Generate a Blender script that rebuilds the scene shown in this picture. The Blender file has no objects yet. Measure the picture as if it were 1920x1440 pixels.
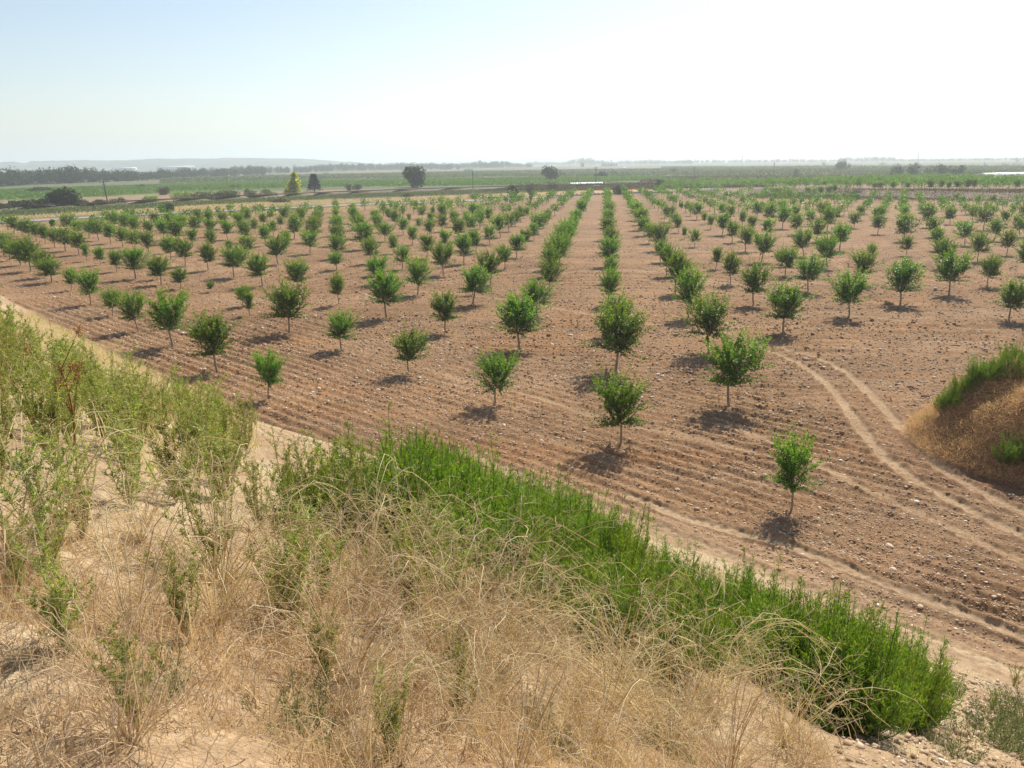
import bpy, math
import numpy as np
from mathutils import Matrix, Vector

# ------------------------------------------------------------------ camera, sky, sun, exposure
sc = bpy.context.scene
COL = sc.collection
H = 11.0                      # eye height above the field
F_PX, HOR, ROLL = 1500.0, 304.0, 0.013
TH = math.atan((720 - HOR) / F_PX)
cam = bpy.data.cameras.new('camera')
cam.sensor_width = 36.0
cam.lens = 36.0 * F_PX / 1920.0
cam.clip_start = 0.05
cam.clip_end = 60000
camo = bpy.data.objects.new('camera', cam)
COL.objects.link(camo)
camo.matrix_world = Matrix.Translation((0, 0, H)) @ Matrix.Rotation(math.pi / 2 - TH, 4, 'X') @ Matrix.Rotation(-ROLL, 4, 'Z')
sc.camera = camo

SUN_AZ = math.radians(27)     # clockwise from the view direction (+Y)
SUN_EL = math.radians(43)
w = bpy.data.worlds.new('World')
sc.world = w
w.use_nodes = True
nt = w.node_tree
bg = nt.nodes['Background']
sky = nt.nodes.new('ShaderNodeTexSky')
sky.sky_type = 'NISHITA'
sky.sun_disc = False
sky.sun_elevation = SUN_EL
sky.sun_rotation = SUN_AZ
sky.air_density = 1.0
sky.dust_density = 0.8
sky.ozone_density = 1.0
nt.links.new(sky.outputs['Color'], bg.inputs['Color'])
bg.inputs['Strength'].default_value = 0.098
sun = bpy.data.lights.new('sun', 'SUN')
sun.energy = 5.0
sun.angle = math.radians(0.6)
sun.color = (1.0, 0.93, 0.80)
suno = bpy.data.objects.new('sun', sun)
COL.objects.link(suno)
sd = Vector((math.sin(SUN_AZ) * math.cos(SUN_EL), math.cos(SUN_AZ) * math.cos(SUN_EL), math.sin(SUN_EL)))
suno.rotation_euler = sd.to_track_quat('Z', 'Y').to_euler()
suno.location = (60, 60, 80)
sc.view_settings.view_transform = 'Standard'
sc.view_settings.look = 'None'
sc.view_settings.exposure = 0.42
sc.view_settings.gamma = 1.0
sc.view_settings.use_curve_mapping = False
sc.render.engine = 'CYCLES'
sc.cycles.max_bounces = 6
sc.cycles.diffuse_bounces = 3
sc.cycles.transmission_bounces = 3
sc.cycles.volume_bounces = 1
sc.cycles.transparent_max_bounces = 8

HAZE_DENSITY = 0.00034

# ------------------------------------------------------------------ helpers
CT, ST = math.cos(TH), math.sin(TH)
CR, SR = math.cos(ROLL), math.sin(ROLL)


def ray(u, v):
    """direction of a sight line of the survey photograph (forward component, not normalised)"""
    du, dv = u - 960.0, v - 720.0
    du, dv = du * CR - dv * SR, du * SR + dv * CR
    return np.array([du, F_PX * CT - dv * ST, -(F_PX * ST + dv * CT)])


def P(u, v, z=0.0):
    """ground point (x, y) on the level z"""
    d = ray(u, v)
    t = (z - H) / d[2]
    return np.array([d[0] * t, d[1] * t])


def PD(u, v, dist):
    """point at a given forward distance on a sight line"""
    d = ray(u, v)
    t = dist / d[1]
    return np.array([d[0] * t, dist, H + d[2] * t])


def sstep(a, b, x):
    t = np.clip((x - a) / (b - a), 0, 1)
    return t * t * (3 - 2 * t)


def hash2(ix, iy, seed):
    n = (ix.astype(np.int64) * 374761393 + iy.astype(np.int64) * 668265263 + seed * 1442695041) & 0xFFFFFFFF
    n = ((n ^ (n >> 13)) * 1274126177) & 0xFFFFFFFF
    n = n ^ (n >> 16)
    return (n & 0xFFFFFF) / float(0xFFFFFF)


def vnoise(x, y, seed=0):
    ix, iy = np.floor(x), np.floor(y)
    fx, fy = x - ix, y - iy
    fx = fx * fx * (3 - 2 * fx)
    fy = fy * fy * (3 - 2 * fy)
    a = hash2(ix, iy, seed); b = hash2(ix + 1, iy, seed)
    c = hash2(ix, iy + 1, seed); d = hash2(ix + 1, iy + 1, seed)
    return (a + (b - a) * fx + (c - a) * fy + (a - b - c + d) * fx * fy) * 2 - 1


def fbm(x, y, oct=3, seed=0):
    s = 0; a = 1.0
    for k in range(oct):
        s = s + a * vnoise(x * 2 ** k + 17.3 * k, y * 2 ** k - 9.1 * k, seed + k)
        a *= 0.5
    return s


def mesh_np(name, V, Fq, mat, parent=None, smooth=False, attrs=None, link=True):
    """V (n,3), Fq: (m,k) index array or list of such arrays"""
    me = bpy.data.meshes.new(name)
    V = np.ascontiguousarray(V, dtype=np.float32)
    if not isinstance(Fq, list):
        Fq = [Fq]
    loops = np.concatenate([f.reshape(-1) for f in Fq]).astype(np.int32)
    sizes = np.concatenate([np.full(len(f), f.shape[1], np.int32) for f in Fq])
    starts = np.concatenate([[0], np.cumsum(sizes)[:-1]]).astype(np.int32)
    me.vertices.add(len(V)); me.vertices.foreach_set('co', V.ravel())
    me.loops.add(len(loops)); me.loops.foreach_set('vertex_index', loops)
    me.polygons.add(len(sizes)); me.polygons.foreach_set('loop_start', starts)
    me.update(calc_edges=True)
    if smooth:
        me.polygons.foreach_set('use_smooth', np.ones(len(sizes), dtype=bool))
    for nm, arr in (attrs or {}).items():
        if arr.ndim == 1:
            at = me.attributes.new(nm, 'FLOAT', 'POINT')
            at.data.foreach_set('value', arr.astype(np.float32))
        else:
            at = me.attributes.new(nm, 'FLOAT_COLOR', 'POINT')
            c = np.ones((len(arr), 4), np.float32); c[:, :3] = arr
            at.data.foreach_set('color', c.ravel())
    if mat: me.materials.append(mat)
    o = bpy.data.objects.new(name, me)
    if link:
        COL.objects.link(o)
        if parent is not None: o.parent = parent
    return o


def tag(o, label=None, cat=None, group=None, kind=None):
    if label: o['label'] = label
    if cat: o['category'] = cat
    if group: o['group'] = group
    if kind: o['kind'] = kind
    return o


def empty(name, loc, rz=0.0, sc_=1.0):
    o = bpy.data.objects.new(name, None)
    COL.objects.link(o)
    o.location = loc
    o.rotation_euler = (0, 0, rz)
    o.scale = (sc_, sc_, sc_) if np.isscalar(sc_) else sc_
    o.empty_display_size = 0.2
    return o


class Geo:
    """collects tubes, boxes and leaf quads of ONE mesh"""
    def __init__(self):
        self.V = []; self.Q = []; self.T = []; self.n = 0; self.A = []

    def add(self, V, Q=None, T=None, a=0.5):
        V = np.asarray(V, float)
        if Q is not None and len(Q): self.Q.append(np.asarray(Q) + self.n)
        if T is not None and len(T): self.T.append(np.asarray(T) + self.n)
        self.V.append(V); self.n += len(V)
        self.A.append(np.full(len(V), a) if np.isscalar(a) else np.asarray(a))

    def tube(self, pts, radii, k=6, a=0.5):
        pts = np.asarray(pts, float); m = len(pts)
        d = np.gradient(pts, axis=0)
        d /= np.linalg.norm(d, axis=1)[:, None] + 1e-9
        up = np.where(np.abs(d[:, 2:3]) > 0.9, np.array([[1., 0, 0]]), np.array([[0, 0, 1.]]))
        up = up[:1].repeat(m, 0)
        e1 = np.cross(d, up); e1 /= np.linalg.norm(e1, axis=1)[:, None] + 1e-9
        e2 = np.cross(d, e1)
        ang = np.arange(k) * 2 * np.pi / k
        r = np.asarray(radii, float)[:, None, None]
        V = pts[:, None, :] + r * (np.cos(ang)[None, :, None] * e1[:, None, :] + np.sin(ang)[None, :, None] * e2[:, None, :])
        i = np.arange(m - 1)[:, None] * k; j = np.arange(k)[None, :]; jn = (j + 1) % k
        Q = np.stack([i + j, i + jn, i + k + jn, i + k + j], -1).reshape(-1, 4)
        self.add(V.reshape(-1, 3), Q, a=a)

    def box(self, c, s, rz=0.0, a=0.5):
        c = np.asarray(c, float); s = np.asarray(s, float) / 2
        q = np.array([[x, y, z] for x in (-1, 1) for y in (-1, 1) for z in (-1, 1)]) * s
        cs, sn = math.cos(rz), math.sin(rz)
        q = np.stack([q[:, 0] * cs - q[:, 1] * sn, q[:, 0] * sn + q[:, 1] * cs, q[:, 2]], 1) + c
        self.add(q, [[0, 1, 3, 2], [4, 6, 7, 5], [0, 4, 5, 1], [2, 3, 7, 6], [0, 2, 6, 4], [1, 5, 7, 3]], a=a)

    def leaves(self, p, d, n, L, W, a, bend=0.15):
        """p base (m,3), d direction, n normal hint, L, W (m,)"""
        d = d / (np.linalg.norm(d, axis=1)[:, None] + 1e-9)
        s = np.cross(d, n); s /= np.linalg.norm(s, axis=1)[:, None] + 1e-9
        nn = np.cross(s, d)
        L = np.asarray(L)[:, None]; W = np.asarray(W)[:, None]
        v0 = p; v1 = p + d * L * .45 + s * W * .5 + nn * W * bend
        v2 = p + d * L - nn * L * bend * .6; v3 = p + d * L * .45 - s * W * .5 + nn * W * bend
        V = np.stack([v0, v1, v2, v3], 1).reshape(-1, 3)
        m = len(p)
        Q = np.arange(m * 4).reshape(m, 4)
        self.add(V, Q, a=np.repeat(a, 4))

    def build(self, name, mat, parent=None, smooth=False, link=True):
        fs = []
        if self.Q: fs.append(np.concatenate(self.Q))
        if self.T: fs.append(np.concatenate(self.T))
        return mesh_np(name, np.concatenate(self.V), fs, mat, parent, smooth, {'vary': np.concatenate(self.A)}, link)


def rnd_unit(rng, n):
    v = rng.normal(size=(n, 3))
    return v / np.linalg.norm(v, axis=1)[:, None]

# ------------------------------------------------------------------ materials


def node_mat(name):
    m = bpy.data.materials.new(name)
    m.use_nodes = True
    t = m.node_tree
    return m, t, t.nodes['Principled BSDF']


def N(t, kind, **kw):
    n = t.nodes.new(kind)
    for k, v in kw.items():
        if k.startswith('i_'): n.inputs[k[2:]].default_value = v
        else: setattr(n, k, v)
    return n


def ramp(t, stops, src):
    r = t.nodes.new('ShaderNodeValToRGB')
    e = r.color_ramp.elements
    while len(e) < len(stops): e.new(0.5)
    for el, (p, c) in zip(e, stops):
        el.position = p; el.color = (*c, 1)
    t.links.new(src, r.inputs['Fac'])
    return r.outputs['Color']


def mix(t, a, b, fac, mode='MIX'):
    m = t.nodes.new('ShaderNodeMix'); m.data_type = 'RGBA'; m.blend_type = mode
    for s, x in ((6, a), (7, b), (0, fac)):
        if hasattr(x, 'links'): t.links.new(x, m.inputs[s])
        elif isinstance(x, (tuple, list)): m.inputs[s].default_value = (*x, 1)
        else: m.inputs[s].default_value = x
    return m.outputs[2]


def leaf_mat(name, stops, rough=0.42, transl=0.35, tint=(1.25, 1.2, 0.55), per_obj=0.25, spec=0.5):
    """foliage: colour differs from leaf to leaf ('vary') and from plant to plant"""
    m, t, b = node_mat(name)
    at = N(t, 'ShaderNodeAttribute', attribute_name='vary')
    c = ramp(t, stops, at.outputs['Fac'])
    oi = N(t, 'ShaderNodeObjectInfo')
    mr = N(t, 'ShaderNodeMapRange')
    mr.inputs['To Min'].default_value = 1 - per_obj; mr.inputs['To Max'].default_value = 1 + per_obj
    mr.inputs['From Min'].default_value = 0; mr.inputs['From Max'].default_value = 1
    t.links.new(oi.outputs['Random'], mr.inputs['Value'])
    hs = N(t, 'ShaderNodeHueSaturation')
    t.links.new(c, hs.inputs['Color'])
    t.links.new(mr.outputs[0], hs.inputs['Value'])
    mh = N(t, 'ShaderNodeMapRange')
    mh.inputs['To Min'].default_value = 0.485; mh.inputs['To Max'].default_value = 0.515
    t.links.new(oi.outputs['Random'], mh.inputs['Value'])
    t.links.new(mh.outputs[0], hs.inputs['Hue'])
    t.links.new(hs.outputs[0], b.inputs['Base Color'])
    b.inputs['Roughness'].default_value = rough
    b.inputs['Specular IOR Level'].default_value = spec
    tr = N(t, 'ShaderNodeBsdfTranslucent')
    tc = mix(t, hs.outputs[0], tint, 1.0, 'MULTIPLY')
    t.links.new(tc, tr.inputs['Color'])
    ms = N(t, 'ShaderNodeMixShader'); ms.inputs[0].default_value = transl
    t.links.new(b.outputs[0], ms.inputs[1]); t.links.new(tr.outputs[0], ms.inputs[2])
    t.links.new(ms.outputs[0], t.nodes['Material Output'].inputs['Surface'])
    return m


def plain_mat(name, stops, rough=0.8, scale=6.0, metal=0.0, bump=0.2, stretch=(1, 1, 1), vary=False):
    m, t, b = node_mat(name)
    tc = N(t, 'ShaderNodeTexCoord')
    mp = N(t, 'ShaderNodeMapping'); mp.inputs['Scale'].default_value = stretch
    t.links.new(tc.outputs['Object'], mp.inputs[0])
    no = N(t, 'ShaderNodeTexNoise', i_Scale=scale, i_Detail=5.0, i_Roughness=0.6)
    t.links.new(mp.outputs[0], no.inputs['Vector'])
    src = no.outputs['Fac']
    if vary:
        at = N(t, 'ShaderNodeAttribute', attribute_name='vary'); src = at.outputs['Fac']
    c = ramp(t, stops, src)
    t.links.new(c, b.inputs['Base Color'])
    b.inputs['Roughness'].default_value = rough
    b.inputs['Metallic'].default_value = metal
    b.inputs['Specular IOR Level'].default_value = 0.25
    if bump:
        bu = N(t, 'ShaderNodeBump'); bu.inputs['Strength'].default_value = bump
        t.links.new(no.outputs['Fac'], bu.inputs['Height']); t.links.new(bu.outputs[0], b.inputs['Normal'])
    return m


M = {}
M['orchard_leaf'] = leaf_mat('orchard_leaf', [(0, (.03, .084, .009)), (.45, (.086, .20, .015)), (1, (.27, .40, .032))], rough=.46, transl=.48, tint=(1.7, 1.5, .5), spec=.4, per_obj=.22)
M['bark'] = plain_mat('young_bark', [(.3, (.20, .16, .12)), (.7, (.36, .31, .25))], .85, 14, stretch=(1, 1, .3))
M['bark_dark'] = plain_mat('old_bark', [(.3, (.06, .045, .035)), (.7, (.14, .11, .085))], .9, 8, stretch=(1, 1, .3))
M['feather_leaf'] = leaf_mat('feathery_leaf', [(0, (.085, .16, .016)), (.5, (.18, .30, .026)), (1, (.33, .42, .055))], rough=.5, transl=.4, per_obj=.15)
M['weed_leaf'] = leaf_mat('weed_leaf', [(0, (.13, .20, .035)), (.5, (.28, .36, .07)), (1, (.58, .54, .20))], rough=.5, transl=.4, per_obj=.2)
M['grey_leaf'] = leaf_mat('grey_green_leaf', [(0, (.09, .12, .05)), (.5, (.15, .19, .08)), (1, (.27, .27, .13))], rough=.6, transl=.3, per_obj=.15)
M['dry_twig'] = leaf_mat('dry_twig', [(0, (.38, .26, .14)), (.5, (.70, .55, .32)), (1, (.90, .80, .56))], rough=.7, transl=.35, tint=(1.05, 1, .85), per_obj=.12, spec=.2)
M['brown_twig'] = leaf_mat('brown_brush', [(0, (.38, .23, .12)), (.5, (.68, .48, .26)), (1, (.88, .70, .44))], rough=.8, transl=.45, tint=(1.05, .98, .8), per_obj=.12, spec=.1)
M['rust_twig'] = leaf_mat('rusty_seed_head', [(0, (.20, .09, .04)), (.5, (.34, .16, .07)), (1, (.45, .25, .12))], rough=.8, transl=.2, per_obj=.1, spec=.1)
M['far_leaf'] = leaf_mat('far_tree_leaf', [(0, (.022, .048, .014)), (.5, (.042, .078, .02)), (1, (.075, .12, .03))], rough=.6, transl=.25, per_obj=.3, spec=.25)
M['yellow_leaf'] = leaf_mat('yellow_green_leaf', [(0, (.28, .36, .04)), (.5, (.46, .52, .06)), (1, (.75, .66, .08))], rough=.5, transl=.6, per_obj=.1)
M['conifer_leaf'] = leaf_mat('conifer_needles', [(0, (.012, .022, .014)), (.5, (.022, .034, .022)), (1, (.035, .05, .03))], rough=.6, transl=.1, per_obj=.1)
M['crop_leaf'] = leaf_mat('crop_leaf', [(0, (.07, .14, .02)), (.5, (.12, .22, .03)), (1, (.19, .28, .05))], rough=.5, transl=.35, per_obj=.1)
M['crop_dull'] = leaf_mat('dull_crop_leaf', [(0, (.07, .11, .03)), (.5, (.11, .15, .045)), (1, (.17, .19, .07))], rough=.6, transl=.3, per_obj=.1)
M['scrub'] = leaf_mat('dry_scrub_leaf', [(0, (.07, .06, .04)), (.5, (.12, .10, .065)), (1, (.20, .16, .10))], rough=.8, transl=.2, per_obj=.15, spec=.1)
M['stone'] = plain_mat('field_stone', [(0, (.24, .15, .09)), (.45, (.44, .31, .20)), (.8, (.68, .53, .38)), (1, (.88, .78, .62))], .75, 9, bump=.15, vary=True)
M['clod'] = plain_mat('soil_clod', [(0, (.26, .15, .08)), (.5, (.36, .22, .125)), (1, (.48, .32, .19))], .95, 20, bump=.3, vary=True)
M['asphalt'] = plain_mat('asphalt', [(.3, (.27, .265, .26)), (.7, (.34, .335, .33))], .8, 3)
M['pole_wood'] = plain_mat('pole_wood', [(.3, (.05, .038, .03)), (.7, (.10, .08, .06))], .85, 6, stretch=(1, 1, .1))
M['concrete'] = plain_mat('concrete', [(.3, (.42, .40, .37)), (.7, (.55, .53, .5))], .85, 2)
M['white_sheet'] = plain_mat('white_plastic_sheet', [(.3, (.78, .78, .77)), (.7, (.86, .86, .85))], .5, 1)
M['white_wall'] = plain_mat('white_render', [(.3, (.72, .70, .67)), (.7, (.8, .79, .76))], .8, 1)
M['metal'] = plain_mat('galvanised_steel', [(.3, (.35, .36, .37)), (.7, (.45, .46, .47))], .5, 3, metal=.6)
M['porcelain'] = plain_mat('porcelain', [(.3, (.6, .62, .6)), (.7, (.7, .7, .68))], .3, 3)
M['steel_rail'] = plain_mat('rusty_rail', [(.3, (.07, .05, .04)), (.7, (.12, .085, .065))], .7, 3)
M['tile'] = plain_mat('roof_tile', [(.3, (.30, .12, .07)), (.7, (.42, .19, .11))], .85, 3)
M['hole'] = plain_mat('dark_glass', [(.3, (.03, .035, .04)), (.7, (.05, .055, .06))], .25, 3, bump=0)
M['straw'] = plain_mat('bale_sheet', [(.3, (.66, .64, .60)), (.7, (.78, .76, .72))], .7, 3)


def soil_mat():
    m, t, b = node_mat('soil')
    geo = N(t, 'ShaderNodeNewGeometry')
    col = N(t, 'ShaderNodeAttribute', attribute_name='Col')
    n1 = N(t, 'ShaderNodeTexNoise', i_Scale=0.35, i_Detail=4.0, i_Roughness=.6)
    n2 = N(t, 'ShaderNodeTexNoise', i_Scale=6.0, i_Detail=6.0, i_Roughness=.7)
    n3 = N(t, 'ShaderNodeTexVoronoi', i_Scale=14.0)
    n4 = N(t, 'ShaderNodeTexNoise', i_Scale=45.0, i_Detail=3.0, i_Roughness=.7)
    for n in (n1, n2, n3, n4): t.links.new(geo.outputs['Position'], n.inputs['Vector'])
    c = mix(t, col.outputs['Color'], ramp(t, [(.3, (.82, .80, .78)), (.7, (1.12, 1.12, 1.12))], n1.outputs['Fac']), 1.0, 'MULTIPLY')
    c = mix(t, c, ramp(t, [(.28, (.62, .58, .54)), (.5, (1, 1, 1)), (.75, (1.38, 1.4, 1.42))], n2.outputs['Fac']), 1.0, 'MULTIPLY')
    c = mix(t, c, ramp(t, [(.3, (.80, .78, .76)), (.7, (1.15, 1.15, 1.15))], n4.outputs['Fac']), 1.0, 'MULTIPLY')
    t.links.new(c, b.inputs['Base Color'])
    b.inputs['Roughness'].default_value = .95
    b.inputs['Specular IOR Level'].default_value = .12
    b1 = N(t, 'ShaderNodeBump'); b1.inputs['Strength'].default_value = .55; b1.inputs['Distance'].default_value = .08
    b2 = N(t, 'ShaderNodeBump'); b2.inputs['Strength'].default_value = .6; b2.inputs['Distance'].default_value = .035
    t.links.new(n2.outputs['Fac'], b1.inputs['Height'])
    t.links.new(n4.outputs['Fac'], b2.inputs['Height']); t.links.new(b1.outputs[0], b2.inputs['Normal'])
    t.links.new(b2.outputs[0], b.inputs['Normal'])
    return m


M['soil'] = soil_mat()

# ------------------------------------------------------------------ terrain
NX, NY = 0.702, 0.712          # normal of the bank (points to the field)
FOOT_W = np.array([-60, -3, 3.2, 14, 22, 32, 56, 100, 200, 600.])
FOOT_S = np.array([18.8, 18.8, 18.8, 18.9, 17.4, 16.1, 17.0, 20.0, 30, 60.])


def bank_coords(x, y):
    return NX * x + NY * y, -NY * x + NX * y


def foot(wc):
    return np.interp(wc, FOOT_W, FOOT_S)


MOUND_C = np.array([21.2, 28.0])


def seg_dist(x, y, pts):
    d = np.full(x.shape, 1e9)
    for a, b in zip(pts[:-1], pts[1:]):
        ab = b - a; L2 = (ab ** 2).sum() + 1e-12
        t = np.clip(((x - a[0]) * ab[0] + (y - a[1]) * ab[1]) / L2, 0, 1)
        d = np.minimum(d, np.hypot(x - a[0] - t * ab[0], y - a[1] - t * ab[1]))
    return d


def inpoly(x, y, poly):
    c = np.zeros(x.shape, bool)
    n = len(poly)
    for i in range(n):
        x1, y1 = poly[i]; x2, y2 = poly[(i + 1) % n]
        if y1 == y2: continue
        cond = (y1 > y) != (y2 > y)
        c ^= cond & (x < (x2 - x1) * (y - y1) / (y2 - y1) + x1)
    return c


def smooth_line(pts, n=10):
    pts = [np.asarray(p, float) for p in pts]
    out = []
    q = [2 * pts[0] - pts[1]] + pts + [2 * pts[-1] - pts[-2]]
    for i in range(1, len(q) - 2):
        for k in range(n):
            t = k / n
            out.append(.5 * ((2 * q[i]) + (-q[i - 1] + q[i + 1]) * t + (2 * q[i - 1] - 5 * q[i] + 4 * q[i + 1] - q[i + 2]) * t * t + (-q[i - 1] + 3 * q[i] - 3 * q[i + 1] + q[i + 2]) * t ** 3))
    out.append(pts[-1])
    return out


def L(*uv):
    return smooth_line([P(u, v) for u, v in uv], 6)


# wheel tracks pressed into the field (each a pair or a single rut): line, half width, depth, strength
TRACKS = [
    (L((1300, 626), (1380, 640), (1450, 660), (1510, 688), (1565, 735), (1605, 790), (1650, 848), (1705, 893), (1770, 930), (1930, 1010), (2100, 1090)), .20, .07, .85),
    (L((1300, 612), (1380, 628), (1462, 651), (1540, 673), (1600, 708), (1660, 768), (1712, 828), (1780, 888), (1860, 932), (1930, 968), (2100, 1050)), .20, .07, .85),
    (L((870, 845), (960, 885), (1090, 940), (1220, 985), (1380, 1050), (1540, 1120), (1700, 1185), (1930, 1275)), .24, .04, .8),
    (L((1180, 930), (1300, 975), (1450, 1015), (1560, 1055), (1700, 1110), (1930, 1200)), .17, .06, 1.0),
    (L((870, 770), (960, 800), (1060, 832), (1200, 880)), .15, .03, .35),
    (L((1290, 780), (1400, 812), (1500, 852), (1600, 905), (1750, 975), (1930, 1060)), .15, .03, .6),
    (L((800, 690), (880, 715), (1000, 742), (1150, 790), (1290, 818), (1420, 850)), .17, .03, .5),
    (L((560, 590), (700, 606), (800, 640), (900, 688), (960, 720)), .15, .03, .35),
    (L((760, 545), (860, 552), (960, 563), (1100, 588), (1250, 612), (1330, 622)), .17, .03, .6),
    (L((1000, 566), (1200, 596), (1400, 618)), .15, .03, .3),
    (L((1540, 585), (1640, 596), (1760, 610), (1900, 625), (2000, 635)), .17, .02, .5),
    (L((1350, 548), (1500, 560), (1640, 566), (1760, 578), (1930, 590)), .2, .02, .35),
    (L((0, 432), (120, 428), (320, 416), (420, 413)), .5, .0, .8),
    (L((980, 505), (1100, 515), (1300, 522), (1500, 535)), .2, .02, .3),
    (L((1000, 1000), (1200, 1085), (1400, 1150), (1600, 1225), (1930, 1330)), .2, .02, .25),
]
ROAD = [P(u, v) for u, v in ((-900, 470), (-400, 444), (0, 418), (160, 408.5), (320, 400), (510, 391.5), (700, 383), (860, 377.5), (1010, 370.5), (1120, 363.5), (1210, 360), (1290, 356.5), (1420, 353))]
RAIL = [P(u, v) for u, v in ((-900, 452), (-400, 424), (0, 397), (220, 386), (420, 376), (640, 365), (760, 360.5), (880, 356.5), (1000, 353.5), (1150, 350), (1300, 347))]
TA, TB = P(1400, 365), P(1930, 380)          # foot of the terrace step on the far side of the orchard
tdir = (TB - TA) / np.linalg.norm(TB - TA)
tnor = np.array([-tdir[1], tdir[0]])
if tnor[1] < 0: tnor = -tnor


def polyc(*uv):
    return np.array([P(u, v) for u, v in uv])


def terrace(x, y):
    q = (x - TA[0]) * tnor[0] + (y - TA[1]) * tnor[1]
    al = (x - TA[0]) * tdir[0] + (y - TA[1]) * tdir[1]
    q = q + 1.5 * vnoise(al * .05, al * 0, 5)
    hgt = 1.7 * sstep(0, 5, q) * sstep(-60, 15, al) * (1 - sstep(70, 160, q))
    return hgt, q, al


def ground_z(x, y, detail=True):
    x = np.asarray(x, float); y = np.asarray(y, float)
    s, wc = bank_coords(x, y)
    sf = foot(wc)
    r = np.hypot(x, y)
    # bank: crest by the viewer, even slope to the foot
    top = H - 1.62
    sl = np.clip((s - 0.6) / (sf - 0.6), 0, 1)
    prof = 1 - sl
    prof = prof - .035 * np.sin(np.pi * sl)
    z = top * np.clip(prof, 0, 1)
    on_bank = sstep(sf + .2, sf - .9, s)
    z = z + on_bank * (0.24 * fbm(x * .33, y * .33, 3, 11)) * sstep(0, 2.5, r - 1.5) * sstep(.3, 5, sf - s)
    # brush mound beyond the tracks
    mx, my = x - MOUND_C[0], y - MOUND_C[1]
    a = math.radians(-38)
    ml = mx * math.cos(a) + my * math.sin(a); mw = -mx * math.sin(a) + my * math.cos(a)
    md = np.sqrt((ml / 6.3) ** 2 + (mw / 5.0) ** 2) + .08 * vnoise(x * .5, y * .5, 3)
    z = z + 2.8 * (1 - sstep(.30, 1.0, md)) * (1 + .16 * vnoise(x * .7, y * .7, 4))
    on_mound = 1 - sstep(.9, 1.08, md)
    trc, q, al = terrace(x, y)
    z = z + trc
    # rail embankment
    far = (r > 60) & (x < 90)
    if np.any(far):
        dr = seg_dist(x[far], y[far], RAIL)
        e = 1.0 * (1 - sstep(1.5, 4.5, dr))
        z = z.copy(); z[far] += e
    z = z + .5 * fbm(x * .01, y * .01, 2, 31) * sstep(150, 500, r)
    fieldm = (1 - on_bank) * (1 - on_mound) * (1 - sstep(170, 230, r)) * (1 - sstep(.2, 1, trc))
    if detail:
        wob = .35 * vnoise(x * .25, y * .25, 7) + .12 * vnoise(x * .9, y * .9, 8)
        near = sstep(20, 12, s - sf)
        ph1 = (s - sf * .0 + wob * .5) * 2 * np.pi / .66
        n2 = (x * .129 + y * .992)
        ph2 = (n2 + wob * .5) * 2 * np.pi / .74
        f1 = .075 * np.sin(ph1) + .035 * np.sin(ph1 * .5 + 1)
        f2 = .075 * np.sin(ph2) + .05 * np.sin(ph2 * .37)
        fur = near * f1 + (1 - near) * f2
        fur = fur * (.55 + .45 * vnoise(x * .18, y * .18, 9))
        cl = .032 * vnoise(x * 3.1, y * 3.1, 21) + .034 * np.abs(vnoise(x * 6.3, y * 6.3, 22)) + .016 * vnoise(x * 12.5, y * 12.5, 23)
        path = sstep(1.9, .3, s - sf) * sstep(-.6, .2, s - sf) * sstep(27, 18, wc)
        rough = fieldm * (1 - .75 * path)
        z = z + rough * fur * sstep(140, 60, r) + rough * cl
        z = z + on_bank * (.05 * vnoise(x * 2.3, y * 2.3, 41) + .03 * vnoise(x * 6, y * 6, 42)) * sstep(1, 3, r)
    return z


def track_mask(x, y):
    m = np.zeros(x.shape); dep = np.zeros(x.shape)
    for pts, hw, d, st in TRACKS:
        bb = np.array(pts)
        sel = (x > bb[:, 0].min() - 1) & (x < bb[:, 0].max() + 1) & (y > bb[:, 1].min() - 1) & (y < bb[:, 1].max() + 1)
        if not sel.any(): continue
        dd = seg_dist(x[sel], y[sel], pts)
        dd = dd + .07 * vnoise(x[sel] * 1.6, y[sel] * 1.6, 55) + .05 * vnoise(x[sel] * 5, y[sel] * 5, 56)
        k = 1 - sstep(hw * .7, hw * 1.9, dd)
        m[sel] = np.maximum(m[sel], st * k)
        rim = np.exp(-((dd - hw * 1.7) / (hw * .5)) ** 2)
        dep[sel] += -d * k + d * .7 * rim
    return m, dep


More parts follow.
